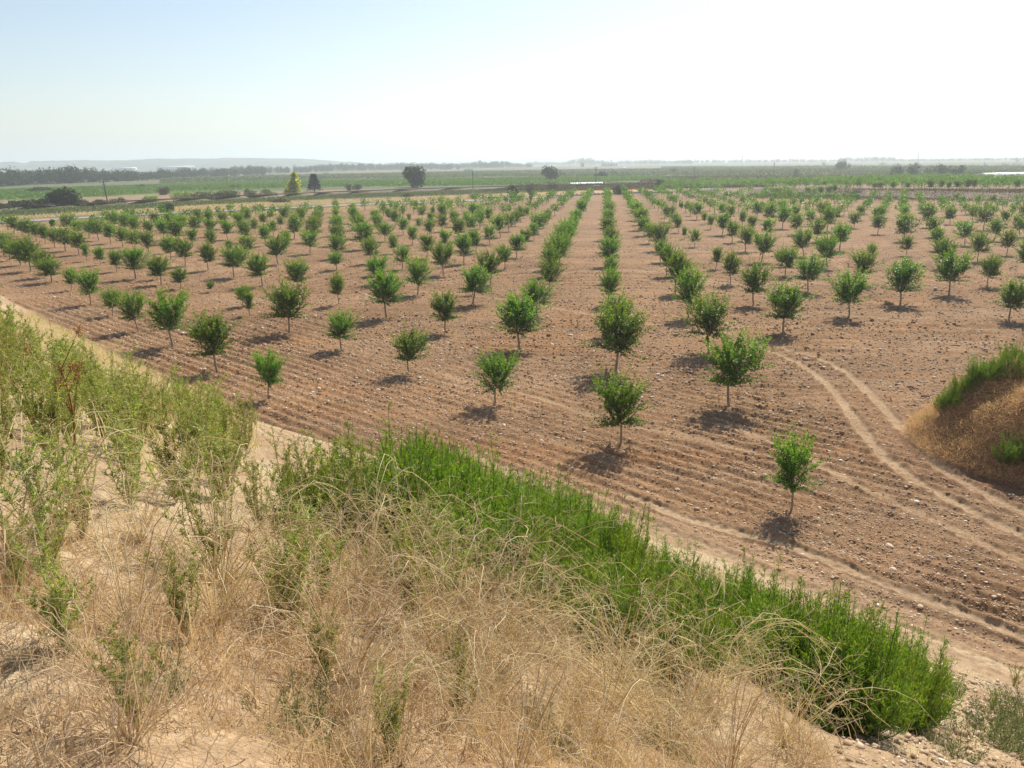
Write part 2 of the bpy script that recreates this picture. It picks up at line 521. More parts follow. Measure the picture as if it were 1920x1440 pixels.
C = lambda *a: np.array(a, float)
SOIL, SOIL_RED, TRACKC, BANKC = C(.285, .17, .09), C(.31, .155, .066), C(.46, .335, .21), C(.49, .375, .24)
ORANGE, DRYGREY, GREENF, GREEN2, DULL = C(.40, .235, .105), C(.20, .165, .12), C(.11, .17, .045), C(.10, .145, .05), C(.15, .155, .085)
FIELDS = [
    (polyc((-900, 380), (-900, 430), (0, 352), (500, 328), (960, 318), (2000, 308), (2400, 312), (2400, 400), (1900, 372), (1420, 360), (1300, 352), (1000, 355), (640, 367), (0, 400)), DULL),
    (polyc((-700, 440), (0, 378), (200, 369), (330, 362), (640, 352), (640, 336), (0, 355), (-700, 400)), GREENF),
    (polyc((640, 336), (640, 352), (760, 350), (960, 349), (1240, 341), (1240, 332), (960, 334), (800, 335)), GREENF),
    (polyc((0, 392), (0, 377), (260, 366), (470, 361), (900, 352), (900, 355), (640, 364), (280, 384)), C(.30, .22, .13)),
    (polyc((1200, 348), (1200, 326), (1920, 322), (1920, 340), (1450, 352)), C(.17, .135, .095)),
    (polyc((1200, 322), (1920, 312), (1920, 320), (1200, 327)), C(.15, .17, .08)),
    (polyc((960, 317), (1200, 312), (1200, 319), (960, 326)), C(.20, .17, .12)),
    (polyc((1350, 341), (1700, 330), (1700, 325), (1350, 333)), C(.13, .10, .075)),
    (polyc((600, 363), (900, 350), (1300, 345), (1300, 354), (1000, 359), (640, 374)), C(.17, .14, .10)),
    (polyc((1000, 362), (1120, 354), (1300, 352), (1300, 356), (1180, 360), (1050, 367)), C(.52, .32, .15)),
]


def ground_col(x, y):
    s, wc = bank_coords(x, y)
    sf = foot(wc)
    r = np.hypot(x, y)
    n = fbm(x * .12, y * .3, 3, 61)
    c = SOIL[None] * np.ones((len(x), 1))
    redm = sstep(.15, .9, fbm(x * .18 + .3 * y, y * .55, 3, 71))[:, None] * .45
    c = c * (1 - redm) + SOIL_RED * redm
    lm = (sstep(.1, 1.0, n) * .35)[:, None]
    c = c * (1 - lm) + C(.36, .245, .155) * lm
    # far end of the orchard is paler, stonier on the side of the terrace
    fm = (sstep(60, 150, r) * .25)[:, None]
    c = c * (1 - fm) + C(.29, .19, .12) * fm
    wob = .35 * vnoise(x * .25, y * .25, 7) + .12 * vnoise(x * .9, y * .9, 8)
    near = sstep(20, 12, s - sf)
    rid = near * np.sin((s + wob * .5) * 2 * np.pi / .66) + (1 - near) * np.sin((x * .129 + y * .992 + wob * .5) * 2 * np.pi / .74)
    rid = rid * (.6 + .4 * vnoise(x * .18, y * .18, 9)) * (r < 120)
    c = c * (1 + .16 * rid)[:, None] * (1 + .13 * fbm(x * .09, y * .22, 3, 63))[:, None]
    pm = (sstep(2.6, .6, s - sf) * .6 * sstep(27, 18, wc))[:, None]
    c = c * (1 - pm) + C(.43, .295, .18) * pm
    bm = sstep(sf + .3, sf - .6, s)[:, None]
    bn = sstep(-.5, .8, fbm(x * .8, y * .8, 3, 81))[:, None]
    bc = BANKC * bn + C(.39, .27, .165) * (1 - bn)
    c = c * (1 - bm) + bc * bm
    mx, my = x - MOUND_C[0], y - MOUND_C[1]
    mm = (1 - sstep(6, 7.5, np.hypot(mx, my)))[:, None]
    c = c * (1 - mm * .5) + C(.26, .15, .09) * mm * .5
    tm, _ = track_mask(x, y)
    tm = (tm * .75)[:, None]
    c = c * (1 - tm) + TRACKC * tm
    # strips of country beyond the road
    dr = seg_dist(x, y, ROAD)
    beyond = np.zeros(len(x), bool)
    far = r > 55
    beyond[far] = inpoly(x[far], y[far], BEYOND)
    verge = (beyond | (dr < 5)) & far
    c[r > 320] = DULL
    g = sstep(-.75, .25, fbm(x * .08, y * .2, 3, 91))[:, None]
    vc = ORANGE * (1 - g) + C(.19, .17, .085) * g
    vk = verge & (r < 320)
    c[vk] = vc[vk]
    pk = r > 320
    pt = sstep(-.3, .5, fbm(x * .004, y * .009, 3, 92))[:, None]
    pc = C(.12, .15, .07) * (1 - pt) + C(.20, .17, .11) * pt
    c[pk] = pc[pk]
    nb = fbm(x * .02, y * .05, 3, 95)
    for poly, colr in FIELDS:
        k = far & inpoly(x + 2 * nb, y + 6 * nb, poly)
        c[k] = colr * (1 + .12 * nb[k])[:, None]
    trc, q, al = terrace(x, y)
    k = (q > -3) & (al > -30) & (q < 14) & (r > 120)
    kk = sstep(-.3, .5, fbm(x * .12, y * .3, 3, 97))[:, None]
    c2 = C(.27, .20, .14) * (1 - kk) + C(.15, .115, .085) * kk
    c[k] = c2[k]
    k = (q >= 14) & (q < 70) & (al > -40)
    c[k] = C(.30, .20, .13)
    return np.clip(c, .01, .9)


BEYOND = np.array([p for p in ROAD] + [P(1430, 352.5), P(2600, 345), P(2600, 306), P(-1500, 336), P(-2200, 420)])


def build_ground():
    fine = np.radians(np.linspace(-37.5, 37.5, 1250))
    side = np.radians(np.concatenate([np.linspace(-180, -38, 90)]))
    side2 = np.radians(np.linspace(38, 180, 90)[:-1])
    az = np.concatenate([side, fine, side2])
    dep = np.radians(np.linspace(.35, 36, 640))
    r1 = H / np.tan(dep)[::-1]
    r0 = np.geomspace(1.0, r1[0], 90)[:-1]
    r2 = np.geomspace(r1[-1], 19000, 24)[1:]
    rr = np.concatenate([[0.0], r0, r1, r2])
    A, R = np.meshgrid(az, rr)
    x = (np.sin(A) * R).ravel(); y = (np.cos(A) * R).ravel()
    z = ground_z(x, y)
    near = (np.hypot(x, y) < 200)
    tm, dp = track_mask(x[near], y[near])
    tm = np.clip(tm * 1.2, 0, 1)
    zs = ground_z(x[near], y[near], False)
    zs = zs + .022 * vnoise(x[near] * 7, y[near] * 7, 57) + .012 * vnoise(x[near] * 14, y[near] * 14, 58)
    z[near] = z[near] * (1 - tm) + (zs + .01) * tm + dp
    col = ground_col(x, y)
    na, nr = len(az), len(rr)
    i = np.arange(nr - 1)[:, None] * na; j = np.arange(na)[None, :]; jn = (j + 1) % na
    Q = np.stack([i + j, i + jn, i + na + jn, i + na + j], -1).reshape(-1, 4)[:, ::-1]
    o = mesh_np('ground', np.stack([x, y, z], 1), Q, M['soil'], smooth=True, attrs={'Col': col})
    return tag(o, 'stony tilled red brown soil, grassy bank and plain', None, None, 'structure')


build_ground()


def strip(name, line, width, mat, lift, label, kind='structure', seglen=4.0, wob=0.0, cat=None):
    pts = [np.asarray(p, float) for p in line]
    out = []
    for a, b in zip(pts[:-1], pts[1:]):
        n = max(1, int(np.linalg.norm(b - a) / seglen))
        out += [a + (b - a) * k / n for k in range(n)]
    out.append(pts[-1]); out = np.array(out)
    d = np.gradient(out, axis=0); d /= np.linalg.norm(d, axis=1)[:, None]
    nn = np.stack([-d[:, 1], d[:, 0]], 1)
    k = 5
    V = []
    for q in np.linspace(-.5, .5, k):
        e = out + nn * width * q
        if wob and abs(q) == .5: e = e + nn * (wob * vnoise(out[:, 0] * .3, out[:, 1] * .3, 3))[:, None]
        z = ground_z(out[:, 0], out[:, 1], False) + lift
        V.append(np.concatenate([e, z[:, None]], 1))
    V = np.array(V); m = len(out)
    i = np.arange(k - 1)[:, None] * m; j = np.arange(m - 1)[None, :]
    Q = np.stack([i + j, i + j + 1, i + m + j + 1, i + m + j], -1).reshape(-1, 4)
    o = mesh_np(name, V.reshape(-1, 3), Q[:, ::-1], mat, smooth=True)
    # make sure it faces up
    if o.data.polygons[0].normal.z < 0: o.data.flip_normals()
    return tag(o, label, cat, None, kind)


strip('road', ROAD, 5.2, M['asphalt'], .14, 'narrow grey asphalt road along the far side of the orchard', wob=.3)

# ------------------------------------------------------------------ hills (far ridges with real depth)
def ridge(name, dist, depth, prof, mat, label, seed):
    """prof: list of (u, v_top) skyline readings"""
    us = np.linspace(prof[0][0], prof[-1][0], 260)
    vt = np.interp(us, [p[0] for p in prof], [p[1] for p in prof])
    vt = vt + .7 * fbm(us * .05, us * 0, 3, seed)
    rows = np.linspace(0, 1, 9)
    V = []
    for f in rows:
        for u, v in zip(us, vt):
            d = ray(u, v); k = dist / d[1]
            x, y, zt = d[0] * k, dist, H + d[2] * k
            sc_ = 1 + depth * (f - .5) / dist
            h = max(zt, 0) * math.sin(math.pi * f) ** .7
            V.append((x * sc_, y * sc_, h - 2 + 4 * math.sin(math.pi * f) * 0))
    V = np.array(V); V[:, 2] += 3 * fbm(V[:, 0] * .006, V[:, 1] * .006, 3, seed + 3) * (V[:, 2] > 3)
    m = len(us)
    i = np.arange(len(rows) - 1)[:, None] * m; j = np.arange(m - 1)[None, :]
    Q = np.stack([i + j, i + j + 1, i + m + j + 1, i + m + j], -1).reshape(-1, 4)
    o = mesh_np(name, V, Q, mat, smooth=True)
    tag(o, label, None, None, 'structure')


M['hill'] = plain_mat('hill_scrub', [(.35, (.045, .07, .045)), (.5, (.07, .095, .06)), (.62, (.16, .14, .10)), (.72, (.33, .28, .22))], .95, .012, bump=0, stretch=(1, 1, 3))
ridge('hills', 3300, 900, [(-900, 318), (-300, 306), (0, 304), (25, 302), (48, 306), (60, 301), (150, 299), (300, 297), (420, 295), (560, 296), (640, 303), (760, 309), (860, 312)], M['hill'], 'hazy wooded hills on the horizon', 5)
ridge('hills', 7500, 1500, [(500, 308), (800, 303), (1000, 297), (1200, 294), (1400, 291), (1600, 289), (1800, 288), (2000, 287), (2600, 281)], M['hill'], 'faint pale blue hills on the far horizon', 9)

# ------------------------------------------------------------------ plants: builders
def plume_pts(base, d, Ln, n, rng, curve=.3):
    t = np.linspace(0, 1, n)[:, None]
    side = rng.normal(size=3) * .25; side[2] = abs(side[2])
    return base + d * Ln * t + np.array([side[0], side[1], curve]) * Ln * .35 * t ** 2


def crown_shoots(rng, n_shoots, leaves_per, leaf, zc0, zc1, rad, seedshape):
    """leaves along upright-spreading shoots that leave the limbs; vase shape, spiky outline"""
    g = Geo()
    lob = rng.uniform(.55, 1.25, 7); lph = rng.uniform(0, 6.28)
    for k in range(n_shoots):
        az = rng.uniform(0, 2 * np.pi)
        lobf = lob[int(((az + lph) % (2 * np.pi)) / (2 * np.pi) * 7)]
        q = rng.uniform(0, 1) ** .62                   # how far out
        hgt = rng.uniform(0, 1)
        # start on a vase surface
        r0 = rad * q * (.16 + .66 * hgt ** .8) * lobf * .85
        z0 = zc0 + (zc1 - zc0) * (hgt * .70) * (1 - .2 * q)
        b = np.array([r0 * math.cos(az), r0 * math.sin(az), z0])
        outw = .75 * q + .25
        el = rng.uniform(.45, 1.35) + .45 * (hgt - .4)
        d = np.array([math.cos(az) * outw * math.cos(el), math.sin(az) * outw * math.cos(el), math.sin(el)])
        d += rng.normal(size=3) * .16
        d /= np.linalg.norm(d)
        if hgt < .25 and q > .55: d[2] *= .25; d /= np.linalg.norm(d)
        Ln = rng.uniform(.45, .95) * rad * (.55 + .5 * lobf)
        if rng.random() < .2: Ln *= 1.4
        t = (np.arange(leaves_per) + rng.uniform(0, 1, leaves_per)) / leaves_per
        t = t ** .8
        pts = b + d * Ln * t[:, None] + np.array([0, 0, -.12]) * (Ln * t[:, None] ** 2) * (outw)
        m = leaves_per
        rd = rnd_unit(rng, m)
        ld = d * .55 + rd * .85 + np.array([0, 0, -.1])
        nn = rnd_unit(rng, m) * .8 + np.array([0, 0, .7])
        sz = leaf * rng.uniform(.65, 1.25, m) * (1 - .35 * t)
        off = rd * (.02 + .045 * (1 - t[:, None])) * rad * .5
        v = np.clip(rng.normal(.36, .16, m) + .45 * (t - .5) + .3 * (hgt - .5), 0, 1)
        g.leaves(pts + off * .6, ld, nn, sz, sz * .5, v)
    return g


def orchard_tree_proto(seed, fine=True):
    rng = np.random.default_rng(seed)
    rad = 1.15; ht = .98; top = 3.05
    tr = Geo()
    lean = rng.normal(size=2) * .05
    zs = np.linspace(-.08, ht, 6)
    pts = np.stack([lean[0] * zs + .015 * np.sin(zs * 5), lean[1] * zs, zs], 1)
    tr.tube(pts, np.linspace(.052, .04, 6), 7)
    nl = rng.integers(4, 6); a0 = rng.uniform(0, 6.28)
    for k in range(nl):
        az = a0 + k * 2 * np.pi / nl + rng.normal() * .25
        n = 6; t = np.linspace(0, 1, n)
        Ln = rng.uniform(1.0, 1.45)
        rr = Ln * (.62 * t ** .8)
        zz = ht - .06 + Ln * (.35 * t + .5 * t ** 1.5)
        p = np.stack([pts[-1, 0] + rr * math.cos(az), pts[-1, 1] + rr * math.sin(az), zz], 1)
        p[1:] += rng.normal(size=(n - 1, 3)) * .025
        tr.tube(p, np.linspace(.032, .009, n), 5)
        if fine:
            for q in range(3):
                s = p[rng.integers(1, n - 1)]
                d = rnd_unit(rng, 1)[0]; d[2] = abs(d[2]) + .4
                tr.tube(np.stack([s, s + d * .25, s + d * .5 + np.array([0, 0, .1])]), [.012, .009, .004], 4)
    if fine:
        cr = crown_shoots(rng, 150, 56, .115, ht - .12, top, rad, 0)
    else:
        cr = crown_shoots(rng, 120, 17, .21, ht - .12, top, rad, 0)
    t_ = tr.build('trunk', M['bark'], link=False, smooth=True).data
    c_ = cr.build('crown', M['orchard_leaf'], link=False).data
    return t_, c_


def link_child(name, me, parent):
    o = bpy.data.objects.new(name, me)
    COL.objects.link(o); o.parent = parent
    return o


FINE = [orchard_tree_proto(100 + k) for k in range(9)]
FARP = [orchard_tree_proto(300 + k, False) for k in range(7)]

# surveyed trees: foot of trunk (u, v), half width of crown in px, top v
SURV = [(1163, 835, 46, 705), (1367, 763, 48, 625), (1484, 955, 40, 820), (929, 758, 34, 662), (407, 697, 44, 585), (503, 747, 26, 657), (640, 656, 27, 585), (767, 701, 29, 617),
        (542, 625, 38, 528), (835, 624, 32, 545), (724, 596, 37, 503), (635, 571, 15, 509), (456, 575, 16, 535), (783, 552, 24, 482), (439, 520, 24, 457), (492, 536, 23, 472),
        (631, 506, 16, 470), (395, 548, 8, 527), (831, 517, 22, 453), (754, 505, 17, 458), (391, 507, 18, 453), (974, 657, 46, 548), (1154, 698, 49, 572), (919, 534, 21, 468),
        (886, 552, 13, 523), (1266, 550, 26, 468), (1291, 597, 31, 503), (1329, 661, 42, 552), (1468, 625, 40, 530), (1413, 572, 30, 492), (1370, 533, 19, 470), (1515, 547, 27, 476),
        (1592, 595, 30, 510), (1464, 500, 14, 470), (1428, 491, 22, 433), (1688, 570, 38, 487), (1779, 553, 31, 472), (1851, 537, 20, 478), (1891, 600, 30, 522),
        (254, 523, 24, 462), (280, 477, 16, 430), (347, 499, 18, 443), (163, 490, 9, 455), (188, 497, 12, 460), (219, 510, 15, 468), (18, 489, 14, 445), (310, 475, 11, 450),
        (467, 482, 16, 438), (134, 545, 13, 502), (170, 571, 21, 503), (211, 592, 17, 540), (259, 622, 25, 547), (324, 650, 37, 548), (295, 524, 13, 487), (339, 542, 17, 500),
        (1155, 628, 29, 552), (560, 547, 24, 485), (702, 518, 15, 485), (1007, 592, 27, 522), (1031, 548, 20, 485), (1141, 572, 21, 503), (1144, 530, 15, 478), (1045, 505, 25, 440),
        (97, 530, 22, 484), (1237, 470, 20, 416), (1144, 500, 21, 444), (1142, 472, 17, 425)]
# read once on the photograph, kept here as survey data
A_, B_, O_ = np.array([5.47, -.71]), np.array([.64, 5.41]), np.array([5.37, 41.02])


def lattice_px(i, j):
    """lattice of the planting, levelled on the survey"""
    g = O_ + A_ * i + B_ * j
    th = math.atan((720 - 305) / 1500.); c, s = math.cos(th), math.sin(th)
    dep = g[1] * c + H * s; dn = H * c - g[1] * s
    du, dv = 1500 * g[0] / dep, 1500 * dn / dep
    cr, sr = math.cos(.02), math.sin(.02)
    du, dv = du * cr + dv * sr, -du * sr + dv * cr
    return 960 + du, 720 + dv


def lattice_ij(u, v):
    th = math.atan((720 - 305) / 1500.); c, s = math.cos(th), math.sin(th)
    du, dv = u - 960, v - 720
    cr, sr = math.cos(.02), math.sin(.02)
    du, dv = du * cr - dv * sr, du * sr + dv * cr
    F, D = 1500 * c - dv * s, 1500 * s + dv * c
    g = np.array([du / D, F / D]) * H
    q = np.linalg.solve(np.stack([A_, B_], 1), g - O_)
    a, b = round((q[0] + q[1]) / 2), round((q[0] - q[1]) / 2)
    return a + b, a - b


rngT = np.random.default_rng(5)
trees = {}
for (u, v, hw, vt) in SURV:
    ij = lattice_ij(u, v)
    p = P(u, v)
    dep = p[1] * CT + H * ST
    wid = 2 * hw / F_PX * dep
    # height from the top reading
    d = ray(u, vt); hgt = H + d[2] * (p[1] / d[1])
    k = ij
    while k in trees: k = (k[0] + .01, k[1])
    trees[k] = (p, wid, hgt)
ORCH = np.array([(u, v) for u, v in ((-300, 448), (0, 432), (320, 411), (480, 403), (640, 396), (860, 385), (1040, 370), (1160, 361.5), (1290, 362), (1420, 371), (1600, 375), (1950, 386), (2080, 400), (2080, 640), (1890, 620), (1600, 600), (1480, 640), (1380, 770), (1160, 840), (900, 770), (480, 760), (380, 700), (100, 560), (-300, 500))])
for i in range(-60, 50):
    for j in range(-8, 60):
        if (i + j) % 2 or (i, j) in trees: continue
        if (O_ + A_ * i + B_ * j)[1] < 20: continue
        u, v = lattice_px(i, j)
        if v < 355 or not inpoly(np.array([u]), np.array([v]), ORCH)[0]: continue
        if u < -110 or u > 2010: continue
        p = P(u, v)
        if any(np.hypot(*(p - t[0])) < 3.6 for t in trees.values()): continue
        rr = rngT.random()
        if rr < .02: continue
        wdt = rngT.choice([1.0, 1.5, 1.9, 2.2, 2.5], p=[.06, .12, .27, .33, .22]) * rngT.uniform(.95, 1.2)
        trees[(i, j)] = (p + rngT.normal(size=2) * .12, wdt, 1.0 + wdt * .92 + rngT.normal() * .12)
ORD = ['first', 'second', 'third', 'fourth', 'fifth', 'sixth', 'seventh', 'eighth', 'ninth', 'tenth', 'eleventh', 'twelfth', 'thirteenth', 'fourteenth', 'fifteenth', 'sixteenth', 'seventeenth', 'eighteenth', 'nineteenth', 'twentieth']


def ordn(n):
    return ORD[n - 1] if n <= 20 else '%d%s' % (n, {1: 'st', 2: 'nd', 3: 'rd'}.get(n % 10 if n % 100 not in (11, 12, 13) else 0, 'th'))


# the trees that show largest are objects of their own; the small far rest is one mass
N_TERR = 24
keys = sorted(trees, key=lambda k: -trees[k][1] * trees[k][2] / (trees[k][0] @ trees[k][0] + 1e-6) if 0 else np.hypot(*trees[k][0]))
REST = [trees[k] for k in keys[300 - N_TERR:]]
keys = keys[:300 - N_TERR]
trees = {k: trees[k] for k in keys}
rows = {}
for k in trees: rows.setdefault(int(math.floor(k[0])), []).append(k)
n_tree = 0
for ri, ks in sorted(rows.items()):
    ks.sort(key=lambda k: trees[k][0][1])
    for idx, k in enumerate(ks):
        p, wid, hgt = trees[k]
        dist = np.hypot(*p)
        rng = np.random.default_rng(int(1000 + ri * 97 + idx * 13 + 5000))
        pool = FINE if dist < 105 else FARP
        tm, cm = pool[rng.integers(len(pool))]
        z = float(ground_z(np.array([p[0]]), np.array([p[1]]), False)[0])
        sxy = wid / 1.95
        sz = np.clip(hgt, .55, 4.2) / 2.95
        nm = 'orchard_tree'
        o = empty(nm, (p[0], p[1], z), rng.uniform(0, 6.28), (sxy * rng.uniform(.9, 1.1), sxy, sz))
        o.rotation_euler = (rng.normal() * .045, rng.normal() * .045, o.rotation_euler.z)
        adj = 'small thin' if wid < 1.35 else ('large bushy' if wid > 2.35 else 'medium')
        if ri == 0: rowt = 'in the row running straight away'
        elif ri > 0: rowt = 'in the %s row right of it' % ordn(ri)
        else: rowt = 'in the %s row left of it' % ordn(-ri)
        side = 'centre row' if ri == 0 else ('%s row %s of centre' % (ordn(abs(ri)), 'right' if ri > 0 else 'left'))
        tag(o, '%s green orchard tree, %s up from the bank, %s' % (adj, ordn(idx + 1), side), 'tree', 'young fruit trees of the orchard')
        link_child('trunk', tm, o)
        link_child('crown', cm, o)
        n_tree += 1
print('orchard trees', n_tree)


# ------------------------------------------------------------------ far trees, bushes, woods and crops
def blob(g, c, rad, n, leaf, rng, lobes=7, up=.0, flat=.5):
    """leaf clumps spread through an uneven crown made of several lobes"""
    c = np.asarray(c, float); rad = np.asarray(rad, float)
    lc = rnd_unit(rng, lobes) * rng.uniform(.35, .75, (lobes, 1)); lr = rng.uniform(.35, .6, lobes)
    lc[0] = 0; lr[0] = .6
    k = rng.integers(0, lobes, n)
    d = rnd_unit(rng, n)
    r = lr[k] * rng.uniform(.55, 1.08, n) ** .6
    p = lc[k] + d * r[:, None]
    p[:, 2] = np.maximum(p[:, 2], -flat - .3 * rng.random(n))
    pos = c + p * rad
    ld = rnd_unit(rng, n) + np.array([0, 0, -.2]) + d * .5
    nn = d * .7 + rnd_unit(rng, n) * .6
    shade = np.clip(.35 + .25 * rng.normal(size=n) * .7 + (lr[k] - .45) * .8, 0, 1)
    sz = leaf * rng.uniform(.6, 1.3, n)
    g.leaves(pos, ld, nn, sz, sz * .75, shade)


def z0(p):
    return float(ground_z(np.array([p[0]]), np.array([p[1]]), False)[0])


def far_tree(u, v, vt, hw, label, name='tree', mat='far_leaf', group=None, n=900, shape='round', trunk=.18, seed=0, cat='tree', base=None):
    rng = np.random.default_rng(seed + int(u * 7 + v))
    p = P(u, v) if base is None else base
    dep = p[1] * CT + H * ST
    d = ray(u, vt); hgt = H + d[2] * (p[1] / d[1])
    z = z0(p); hgt = max(hgt - z, .6)
    r = hw / F_PX * dep
    o = empty(name, (p[0], p[1], z), rng.uniform(0, 6))
    tag(o, label, cat, group)
    g = Geo()
    ls = max(hgt, r) * .1
    if shape == 'round':
        ch = hgt * (1 - trunk)
        blob(g, (0, 0, hgt * trunk + ch * .52), (r * 1.02, r * 1.02, ch * .56), n, ls, rng, 11, flat=.75)
    elif shape == 'cone':
        t = rng.random(n) ** .7
        a = rng.uniform(0, 6.28, n); lay = .75 + .25 * np.sin(t * 40)
        rr = r * (1 - t) ** .8 * rng.uniform(.5, 1, n) * lay + r * .06
        pos = np.stack([rr * np.cos(a), rr * np.sin(a), hgt * (.06 + .94 * t)], 1)
        dd = np.stack([np.cos(a), np.sin(a), -.3 + 0 * a], 1) + rnd_unit(rng, n) * .4
        g.leaves(pos, dd, rnd_unit(rng, n) + np.array([0, 0, 1]), ls * rng.uniform(.8, 1.6, n), ls * .7 * np.ones(n), np.clip(rng.normal(.45, .2, n), 0, 1))
    elif shape == 'flame':
        for q in range(6):
            zz = hgt * (.16 + .13 * q)
            rr = r * (1.05, 1.0, .9, .75, .55, .35)[q]
            blob(g, (rng.normal() * .1 * r, rng.normal() * .1 * r, zz), (rr, rr, hgt * .16), n // 6, ls, rng, 6, flat=1)
    elif shape == 'bush':
        blob(g, (0, 0, hgt * .42), (r * 1.1, r * 1.1, hgt * .62), int(n * 1.8), ls * 1.25, rng, 8, flat=.55)
    g.build('crown', M[mat], o)
    tr = Geo()
    hh = hgt * (.75 if shape != 'bush' else .5)
    tt = np.linspace(0, 1, 5)
    tr.tube(np.stack([.02 * hgt * np.sin(tt * 3), 0 * tt, -.2 + hh * tt], 1), hgt * (.035 * (1 - tt) + .008), 6)
    for q in range(4):
        a = rng.uniform(0, 6.28); s = np.array([0, 0, hh * rng.uniform(.25, .6)])
        e = np.array([math.cos(a) * r * .6, math.sin(a) * r * .6, hh * .35])
        tr.tube(np.stack([s, s + e * .5, s + e]), hgt * np.array([.016, .01, .004]), 5)
    tr.build('trunk', M['bark_dark'], o, smooth=True)
    return o


